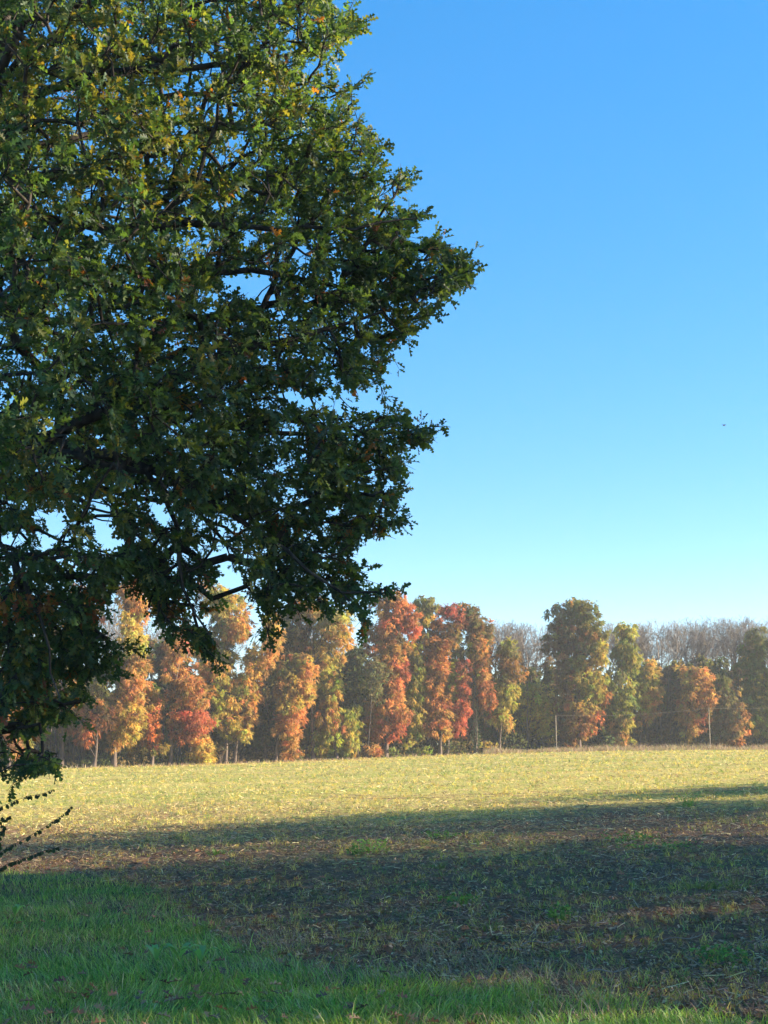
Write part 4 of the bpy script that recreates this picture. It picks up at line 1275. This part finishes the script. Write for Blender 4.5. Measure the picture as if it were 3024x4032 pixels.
# flat straws and stalks
N = 135000
x, y = screen_points(N, 8.2, 172)
cl_ = fbm(x, y * .5, 1.6, 61)
k = (y > verge_y(x) - .3) & (y < edge_y(x)) & (rng.random(N) < np.clip(.30 + 1.1 * (cl_ - .38) * 2 + .45 * smooth(13, 40, y), .10, 1))
for of_ in (0, 1.9, 17, 18.9, 36, 38, 60, 62.5):
    k &= (np.abs(y - trk(x) - of_ + .25 * np.sin(x * .8)) > .22 + .004 * y) | (rng.random(N) < .65)
x, y = x[k], y[k]
N = len(x); s = grow_scale(y)
az = rng.uniform(0, 2 * np.pi, N); tl = rng.normal(0, .22, N)
L = rng.uniform(.03, .10, N) * (1 + 1.0 * (rng.random(N) < .15)) * s; wd = rng.uniform(.003, .009, N) * s * 1.2
dv = np.stack([np.cos(az) * np.cos(tl), np.sin(az) * np.cos(tl), np.sin(tl)], 1)
side = norm(np.cross(dv, np.array([0, 0, 1.0]) + rng.normal(0, .4, (N, 3)))) * (wd / 2)[:, None]
c = np.stack([x, y, gz(x, y) + .022 + np.abs(tl) * L * .4 + rng.uniform(0, .03, N)], 1)
bend = np.stack([np.zeros(N), np.zeros(N), rng.uniform(0, .05, N) * L], 1)
V = np.stack([c - dv * (L / 2)[:, None] - side, c - dv * (L / 2)[:, None] + side, c + bend - side, c + bend + side, c + dv * (L / 2)[:, None] - side, c + dv * (L / 2)[:, None] + side], 1).reshape(-1, 3)
b = (np.arange(N) * 6)[:, None]
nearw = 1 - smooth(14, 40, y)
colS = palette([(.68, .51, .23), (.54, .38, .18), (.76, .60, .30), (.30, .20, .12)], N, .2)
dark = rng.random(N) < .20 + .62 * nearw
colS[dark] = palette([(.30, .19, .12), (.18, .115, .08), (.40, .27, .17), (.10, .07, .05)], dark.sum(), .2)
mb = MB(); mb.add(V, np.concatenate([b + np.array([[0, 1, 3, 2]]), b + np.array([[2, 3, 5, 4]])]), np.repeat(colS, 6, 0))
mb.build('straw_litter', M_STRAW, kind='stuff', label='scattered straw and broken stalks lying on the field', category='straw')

# chips of leaf and stalk matted on the nearer soil
N = 75000
y = np.exp(rng.uniform(np.log(8.4), np.log(34), N)); x = rng.uniform(-1, 1, N) * (.262 * y + .6)
k = (y > verge_y(x) - .1) & (rng.random(N) < np.clip((fbm(x, y, .9, 151) - .30) * 3.2, .1, 1))
x, y = x[k], y[k]; N = len(x)
az = rng.uniform(0, 6.28, N); tl = rng.normal(0, .35, N)
dv = np.stack([np.cos(az) * np.cos(tl), np.sin(az) * np.cos(tl), np.sin(tl)], 1)
sd = norm(np.cross(dv, np.array([0, 0, 1.0]) + rng.normal(0, .5, (N, 3))))
c = np.stack([x, y, gz(x, y) + .028 + rng.uniform(0, .02, N)], 1)
l_ = rng.uniform(.007, .022, N)[:, None] * (1 + y[:, None] / 40); w__ = l_ * rng.uniform(.2, .6, (N, 1))
V = np.stack([c - dv * l_, c - sd * w__, c + dv * l_, c + sd * w__], 1).reshape(-1, 3)
mb = MB(); mb.add(V, (np.arange(N) * 4)[:, None] + np.array([[0, 1, 2, 3]]), np.repeat(palette([(.38, .20, .10), (.27, .14, .075), (.46, .29, .15), (.16, .09, .055), (.52, .36, .20)], N, .2), 4, 0))
mb.build('leaf_litter', M_STRAW, kind='stuff', label='matted brown chips of leaves and stalks on the shaded soil', category='litter')

# green growth in tufts
N = 19000
x, y = screen_points(N, 8.6, 172)
cl_ = fbm(x, y * .45, 2.6, 71)
k = (y > verge_y(x) - .2) & (y < edge_y(x)) & (rng.random(N) < np.clip((cl_ - .30) * 3.2 + .25 * smooth(20, 60, y), .10, 1))
x, y = x[k], y[k]
m = 7
xx = np.repeat(x, m); yy = np.repeat(y, m); s = grow_scale(yy)
n = len(xx)
tuft = np.repeat(rng.uniform(.55, 1.35, len(x)), m)
xx = xx + rng.normal(0, .022, n) * s * tuft; yy = yy + rng.normal(0, .03, n) * s * tuft
tc = np.repeat(palette([(.42, .37, .09), (.58, .45, .11), (.22, .27, .08), (.70, .52, .15), (.18, .25, .08)], len(x), .18), m, 0)
tc = tc * (1 + rng.normal(0, .15, (n, 1)))
mb = MB()
add_blades(mb, np.stack([xx, yy, gz(xx, yy)], 1), rng.uniform(.045, .12, n) * s ** .85 * tuft, rng.uniform(.004, .008, n) * s ** 1.2, rng.uniform(0, 6.28, n), rng.uniform(.1, .75, n), np.clip(tc, .01, .9), curve=.5)
mb.build('field_growth', M_GRASS, kind='stuff', label='sparse yellow green seedlings sprouting over the field', category='seedlings')

# verge grass
N = 300000
y = np.exp(rng.uniform(np.log(7.4), np.log(26), N)); x = rng.uniform(-1, 1, N) * (.262 * y + .9)
edge_d = verge_y(x) - y
frag = fbm(x, y, .9, 81)
prob = np.clip(edge_d * 2.2 + .5 + (frag - .5) * 3.6, 0, 1)
bare_p = smooth(.54, .70, fbm(x, y, .8, 85)) * .6
k = (edge_d > -.9) & (rng.random(N) < prob * (1 - bare_p) * np.clip(1.5 - y / 22, .3, 1))
x, y, frag = x[k], y[k], frag[k]
N = len(x)
tall = .75 + .65 * fbm(x, y, .7, 90)
long_ = rng.random(N) < .05
L = rng.uniform(.04, .125, N) * tall * np.where(long_, 1.7, 1)
hue = fbm(x, y, 1.6, 95)[:, None]
gcol = palette([(.22, .36, .065), (.30, .45, .075), (.17, .29, .065), (.40, .52, .10), (.48, .50, .17), (.55, .46, .23)], N, .26, [.22, .22, .14, .2, .13, .09])
gcol = gcol * (1 + (hue - .5) * np.array([.9, .3, -.2]))
gcol = np.clip(gcol, .01, .9)
flow = fbm(x, y, 1.0, 99) * 9
mb = MB()
add_blades(mb, np.stack([x, y, gz(x, y) - .005], 1), L, rng.uniform(.003, .0078, N), flow + rng.normal(0, 1.1, N), rng.uniform(.05, .7, N), gcol, curve=.65)
mb.build('grass', M_GRASS, kind='stuff', label='lush green grass of the verge in the foreground', category='grass')
print('grass blades', N)

# dead grass band between verge and field
N = 110000
y = np.exp(rng.uniform(np.log(7.6), np.log(24), N)); x = rng.uniform(-1, 1, N) * (.262 * y + .9)
e = y - verge_y(x)
wid = np.where(x > -1.0, 1.0, .6)
fr = fbm(x, y, .8, 121)
pr = np.exp(-((e - wid * .75) / wid) ** 2) * np.clip((fr - .42) * 4, 0, .75) * np.where(x > 1.2, .35, 1) + .40 * (e < 0) * smooth(.54, .70, fbm(x, y, .8, 85))
k = rng.random(N) < pr
x, y = x[k], y[k]; N = len(x)
mb = MB()
add_blades(mb, np.stack([x, y, gz(x, y)], 1), rng.uniform(.07, .24, N), rng.uniform(.002, .004, N), rng.normal(2.6, 1.2, N), rng.uniform(.3, 1.25, N),
           palette([(.40, .24, .13), (.50, .32, .18), (.28, .165, .10), (.62, .45, .26)], N, .2), curve=.45)
mb.build('dead_grass', M_STRAW, kind='stuff', label='tangled purplish brown dead grass between verge and field', category='dead grass')

# fallen oak leaves
N = 11000
y = np.exp(rng.uniform(np.log(8.6), np.log(34), N)); x = rng.uniform(-1, 1, N) * (.262 * y + .8)
e = y - verge_y(x)
pr = np.clip((fbm(x, y, 2.2, 131) - .35) * 3, .06, 1) * np.where(e > 0, np.exp(-e / 5.5), .17) * np.where(x < y * .06, 1, .45)
k = rng.random(N) < pr
x, y = x[k], y[k]; N = len(x)
a = rng.uniform(0, 6.28, N)
D = norm(np.stack([np.cos(a), np.sin(a), rng.normal(0, .25, N)], 1))
Rf = frames(D, 1.6)
Vf = np.einsum('nij,kj->nki', Rf, LVx * np.array([1, 1, 1.8])) * rng.uniform(.07, .12, N)[:, None, None] + np.stack([x, y, gz(x, y) + .035 + .045 * (y < verge_y(x))], 1)[:, None]
mb = MB()
mb.V.append(Vf.reshape(-1, 3)); mb.C.append(np.repeat(palette([(.40, .16, .08), (.28, .13, .07), (.50, .27, .14), (.18, .10, .07)], N), nk, 0))
mb.F3.append((LF[None] + (np.arange(N) * nk)[:, None, None]).reshape(-1, 3)); mb.n = N * nk
mb.build('fallen_leaves', M_STRAW, kind='stuff', label='rust brown fallen oak leaves strewn on the soil', category='fallen leaves')


# weeds and grass tufts that stand out
def weed(px, py, h, cols, label, name='weed_plant', cat='weed', n=60, spread=.14, wdt=.010, broad=False, grp=None):
    g = ghit(px, py)
    org = np.array([g[0], g[1], float(gz(*g))])
    mb = MB()
    a = rng.uniform(0, 6.28, n)
    r = np.abs(rng.normal(0, spread * .5, n))
    pos = np.stack([np.cos(a) * r, np.sin(a) * r, np.full(n, -.01)], 1)
    add_blades(mb, pos, h * rng.uniform(.5, 1.1, n), np.full(n, wdt) * rng.uniform(.7, 1.4, n), a, rng.uniform(.1, .9 if not broad else 1.2, n), palette(cols, n, .15), curve=.6)
    if broad:
        m = n
        aa = rng.uniform(0, 6.28, m); rr = rng.uniform(.1, 1, m) * spread
        c = np.stack([np.cos(aa) * rr, np.sin(aa) * rr, rng.uniform(.3, 1, m) * h], 1)
        V_, F_, C_ = sprays(c, norm(np.stack([np.cos(aa), np.sin(aa), rng.normal(.1, .4, m)], 1)), np.full(m, .045), np.full(m, .013), palette(cols, m, .15), 2)
        mb.add(V_, F_, C_)
    mb.build('leaves', M_GRASS, empty(name, org, label, cat, grp), kind='stuff')


GW = [(.14, .28, .06), (.21, .35, .07), (.11, .22, .06)]
YW = [(.26, .28, .08), (.32, .30, .10), (.2, .24, .06)]
weed(1465, 3345, .22, [(.20, .36, .06), (.26, .42, .08)], 'bright green weed clump in the middle of the field stripe of light', broad=True, n=110, spread=.30)
weed(1400, 3350, .13, GW, 'small green weed just left of the bright clump', broad=True, n=50)
weed(860, 3350, .16, GW, 'dark green grass tuft on the soil left of centre', n=110, spread=.22)
weed(715, 3290, .16, YW, 'grey green grass tuft just inside the shadow edge, left', n=110, spread=.2)
weed(655, 3372, .12, YW, 'small bright tuft at the left end of the light stripe', n=40)
weed(900, 3400, .15, GW, 'green tuft below the dark tuft left of centre', n=60)
weed(2710, 3170, .30, [(.18, .32, .07), (.24, .38, .09)], 'leafy pale weed in the green band far right', broad=True, n=110, spread=.3)
weed(2750, 3480, .17, YW, 'wide yellowish grass tuft on the right of the dark field', n=170, spread=.5)
weed(2900, 3470, .17, YW, 'yellowish grass tuft near the right edge', n=120, spread=.35)
weed(2590, 3330, .12, GW, 'flat spread of dark green weeds right of centre', broad=True, n=150, spread=.7)
weed(2480, 3300, .13, GW, 'dark green weed patch just left of the flat spread', broad=True, n=120, spread=.5)
weed(1680, 3310, .13, YW, 'yellow green tuft in the upper middle of the shaded field', n=80, spread=.2)
weed(1740, 3290, .13, GW, 'green weed right of the yellow green tuft', broad=True, n=90, spread=.35)
weed(2205, 3605, .17, GW, 'upright green sprout in the lower middle of the dark soil', broad=True, n=70, spread=.1)
weed(2130, 3560, .14, YW, 'pale tuft above the upright sprout', n=50)
weed(1925, 3630, .16, YW, 'pale tuft left of the upright sprout', n=50)
weed(1800, 3540, .12, GW, 'green patch left of the pale tufts', broad=True, n=70, spread=.2)
weed(2820, 3760, .14, GW, 'bluish green weed low on the right', broad=True, n=90, spread=.22)
weed(1730, 3400, .12, YW, 'yellowish tuft left below the light stripe', n=60)
weed(790, 3640, .17, [(.16, .26, .06), (.22, .30, .07)], 'bright grass tongue at the edge of the dead grass', n=200, spread=.4, name='grass_tuft', cat='grass tuft', wdt=.006)
weed(350, 3560, .26, [(.45, .40, .20), (.30, .34, .12)], 'long straw pale grass tuft catching light in the left verge', n=50, spread=.25, name='grass_tuft', cat='grass tuft', wdt=.007)
weed(60, 3580, .17, [(.28, .30, .10), (.34, .26, .12)], 'yellowish tuft at the left edge of the verge', n=140, spread=.3, name='grass_tuft', cat='grass tuft', wdt=.006)
weed(240, 3870, .13, [(.30, .22, .12), (.36, .26, .16)], 'withered straw coloured tuft in the lower left grass', n=140, spread=.3, name='grass_tuft', cat='grass tuft', wdt=.005)


def dock(px, py, label, n=5, L=.17):
    g = ghit(px, py)
    org = np.array([g[0], g[1], float(gz(*g)) + .05])
    root = empty('dock_plant', org, label, 'weed')
    for k in range(n):
        a = k * 6.283 / n + rng.uniform(-.4, .4)
        t = np.linspace(0, 1, 7)
        el = .55
        c = np.stack([np.cos(a) * t * L, np.sin(a) * t * L, .07 * np.sin(t * 2.6) + el * .1 * t], 1)
        wd = .024 * np.sin(np.clip(t * 1.05, 0, 1) * np.pi) ** .7 + .001
        s = np.array([-np.sin(a), np.cos(a), 0])
        V = np.concatenate([c - s * wd[:, None] + np.array([0, 0, .008]), c, c + s * wd[:, None] + np.array([0, 0, .008])])
        F = [(i, i + 1, 7 + i + 1, 7 + i) for i in range(6)] + [(7 + i, 7 + i + 1, 14 + i + 1, 14 + i) for i in range(6)]
        mb = MB(); mb.add(V, F, palette([(.20, .36, .15), (.26, .42, .18)], 1)[0])
        mb.build('leaf', M_OAK, root, smooth_=True)


dock(705, 3765, 'broad leaved dock plant in the middle of the left grass')
dock(790, 3775, 'darker broad leaved plant right of the dock in the grass', 4, .15)
dock(615, 3770, 'grey green broad leaved plant left of the dock', 4, .12)
dock(60, 3600, 'broad leaved plant by the yellowish tuft at the left edge', 4, .12)

# dry stalks and twigs lying on the soil
def twig(px, py, L, a, label, r=.006):
    g = ghit(px, py)
    z = float(gz(*g)) + .03
    t = np.linspace(0, 1, 7)
    pts = np.stack([g[0] + (t - .5) * L * math.cos(a), g[1] + (t - .5) * L * math.sin(a), z + .02 + .015 * np.sin(t * 7) + t * .03], 1)
    org = pts[0].copy()
    mb = MB(); V_, F_ = polytube(pts - org, r * (1 - .5 * t), 5); mb.add(V_, F_)
    V_, F_ = tubes([pts[4] - org], [pts[4] - org + np.array([.25 * L * math.cos(a + .6), .25 * L * math.sin(a + .6), .03])], [r * .6], [r * .3], 4); mb.add(V_, F_)
    o = mb.build('twig', M_POLE, None, smooth_=True, label=label, category='twig'); o.location = org


twig(2690, 3690, .38, .35, 'pale forked twig on the soil low right')
twig(2130, 3705, .30, .1, 'pale stalk lying on the soil below the centre')
twig(2370, 3630, .32, 1.0, 'slanting straw in the dark field right of centre')
twig(2390, 3815, .30, -.2, 'whitish chip of stalk on the dark soil low right')
twig(760, 3605, .25, .2, 'thin pale stalk by the bright grass tongue')

# ------------------------------------------------------------------ trees right of the view that throw the foreground shade
def shade_mesh(seed, dens, box=False):
    r = np.random.default_rng(seed)
    mb = MB()
    n = dens
    q = norm(rng.normal(size=(n, 3)))
    if box:
        q = np.sign(q) * np.abs(q) ** .55
        q /= np.abs(q).max(1, keepdims=True) ** .8
    lump = 1 + (.03 if box else .18) * np.sin(q[:, 0] * 6 + seed) * np.cos(q[:, 2] * 7)
    rad = rng.random(n) ** (1 / 3.2) * lump
    p = q * rad[:, None] * np.array([.30, .30, .46]) + np.array([0, 0, .54])
    V_, F_, C_ = sprays(p, norm(q + rng.normal(0, .6, (n, 3))), rng.uniform(.013, .030, n), np.full(n, .0042), palette([(.06, .10, .035), (.10, .12, .04), (.16, .13, .05)], n), 3)
    mb.add(V_, F_, C_)
    tb = MB()
    h = np.linspace(0, 1, 8)
    V_, F_ = polytube(np.stack([.01 * np.sin(h * 6), .01 * np.cos(h * 5), h * .92], 1), .018 * (1 - .85 * h), 8); tb.add(V_, F_)
    k = 26
    hh = rng.uniform(.2, .85, k)
    st = np.stack([np.zeros(k), np.zeros(k), hh], 1)
    e = st + norm(rng.normal(size=(k, 3)) * np.array([1, 1, .2]) + np.array([0, 0, .5])) * .22
    V_, F_ = tubes(st, e, np.full(k, .006), np.full(k, .002), 4); tb.add(V_, F_)
    return mb.mesh('crown', M_FAR), tb.mesh('trunk', M_BARK)


SM = [shade_mesh(1, 2900), shade_mesh(2, 6300), shade_mesh(3, 3700), shade_mesh(4, 8200, True)]
# (y, height, crown width factor)
XS = 34.0
# (y, height, crown width factor, crown mesh)
rows_ = [(-1.5, 18, .9, 0), (6.9, 19, .86, 0), (10.3, 15, .42, 0), (16.3, 18.5, .62, 0), (19.3, 16.5, .66, 2), (24.4, 12.5, .5, 0)]
for yy in (27.4, 30.4, 33.2, 35.6, 42.2, 44.8, 47.6, 50.9, 53.8):
    H_ = 13.0 - (yy - 27.6) * .305
    rows_.append((yy, H_, 1.95 / (.30 * H_), 3))
ROWS = [(XS, yy + .38 * H, H, wf, mi) for (yy, H, wf, mi) in rows_] + [(50.0, 22.2, 25, .52, 1), (50.5, 26.3, 24, .52, 1), (51.0, 18.6, 22.5, .5, 2)]
for k, (XS, yy, H, wf, mi) in enumerate(ROWS):
    z0 = float(gz(XS, yy))
    root = empty('roadside_tree', (XS, yy, z0 - .05), 'tree of the row right of the view that shades the foreground', 'tree', 'row of trees beyond the right edge of the view')
    root.scale = (H * wf, H * wf, H)
    root.rotation_euler = (0, 0, k * 1.7)
    for nm, me in zip(('crown', 'trunk'), SM[mi]):
        o = bpy.data.objects.new(nm, me); COL.objects.link(o); o.parent = root

# ------------------------------------------------------------------ haze
if HAZE > 0:
    m, N_, L_ = new_mat('haze_air')
    out = N_.new('ShaderNodeOutputMaterial')
    pv = N_.new('ShaderNodeVolumePrincipled')
    pv.inputs['Color'].default_value = (.90, .94, 1.0, 1)
    pv.inputs['Density'].default_value = HAZE
    pv.inputs['Anisotropy'].default_value = .2
    L_.new(pv.outputs[0], out.inputs['Volume'])
    hb = MB()
    x0, x1, y0, y1, z0, z1 = -455, 455, -445, 455, -2.5, 24.5
    hb.add([(x0, y0, z0), (x1, y0, z0), (x1, y1, z0), (x0, y1, z0), (x0, y0, z1), (x1, y0, z1), (x1, y1, z1), (x0, y1, z1)],
           [(3, 2, 1, 0), (4, 5, 6, 7), (0, 1, 5, 4), (1, 2, 6, 5), (2, 3, 7, 6), (3, 0, 4, 7)])
    hb.build('haze', m, kind='stuff')
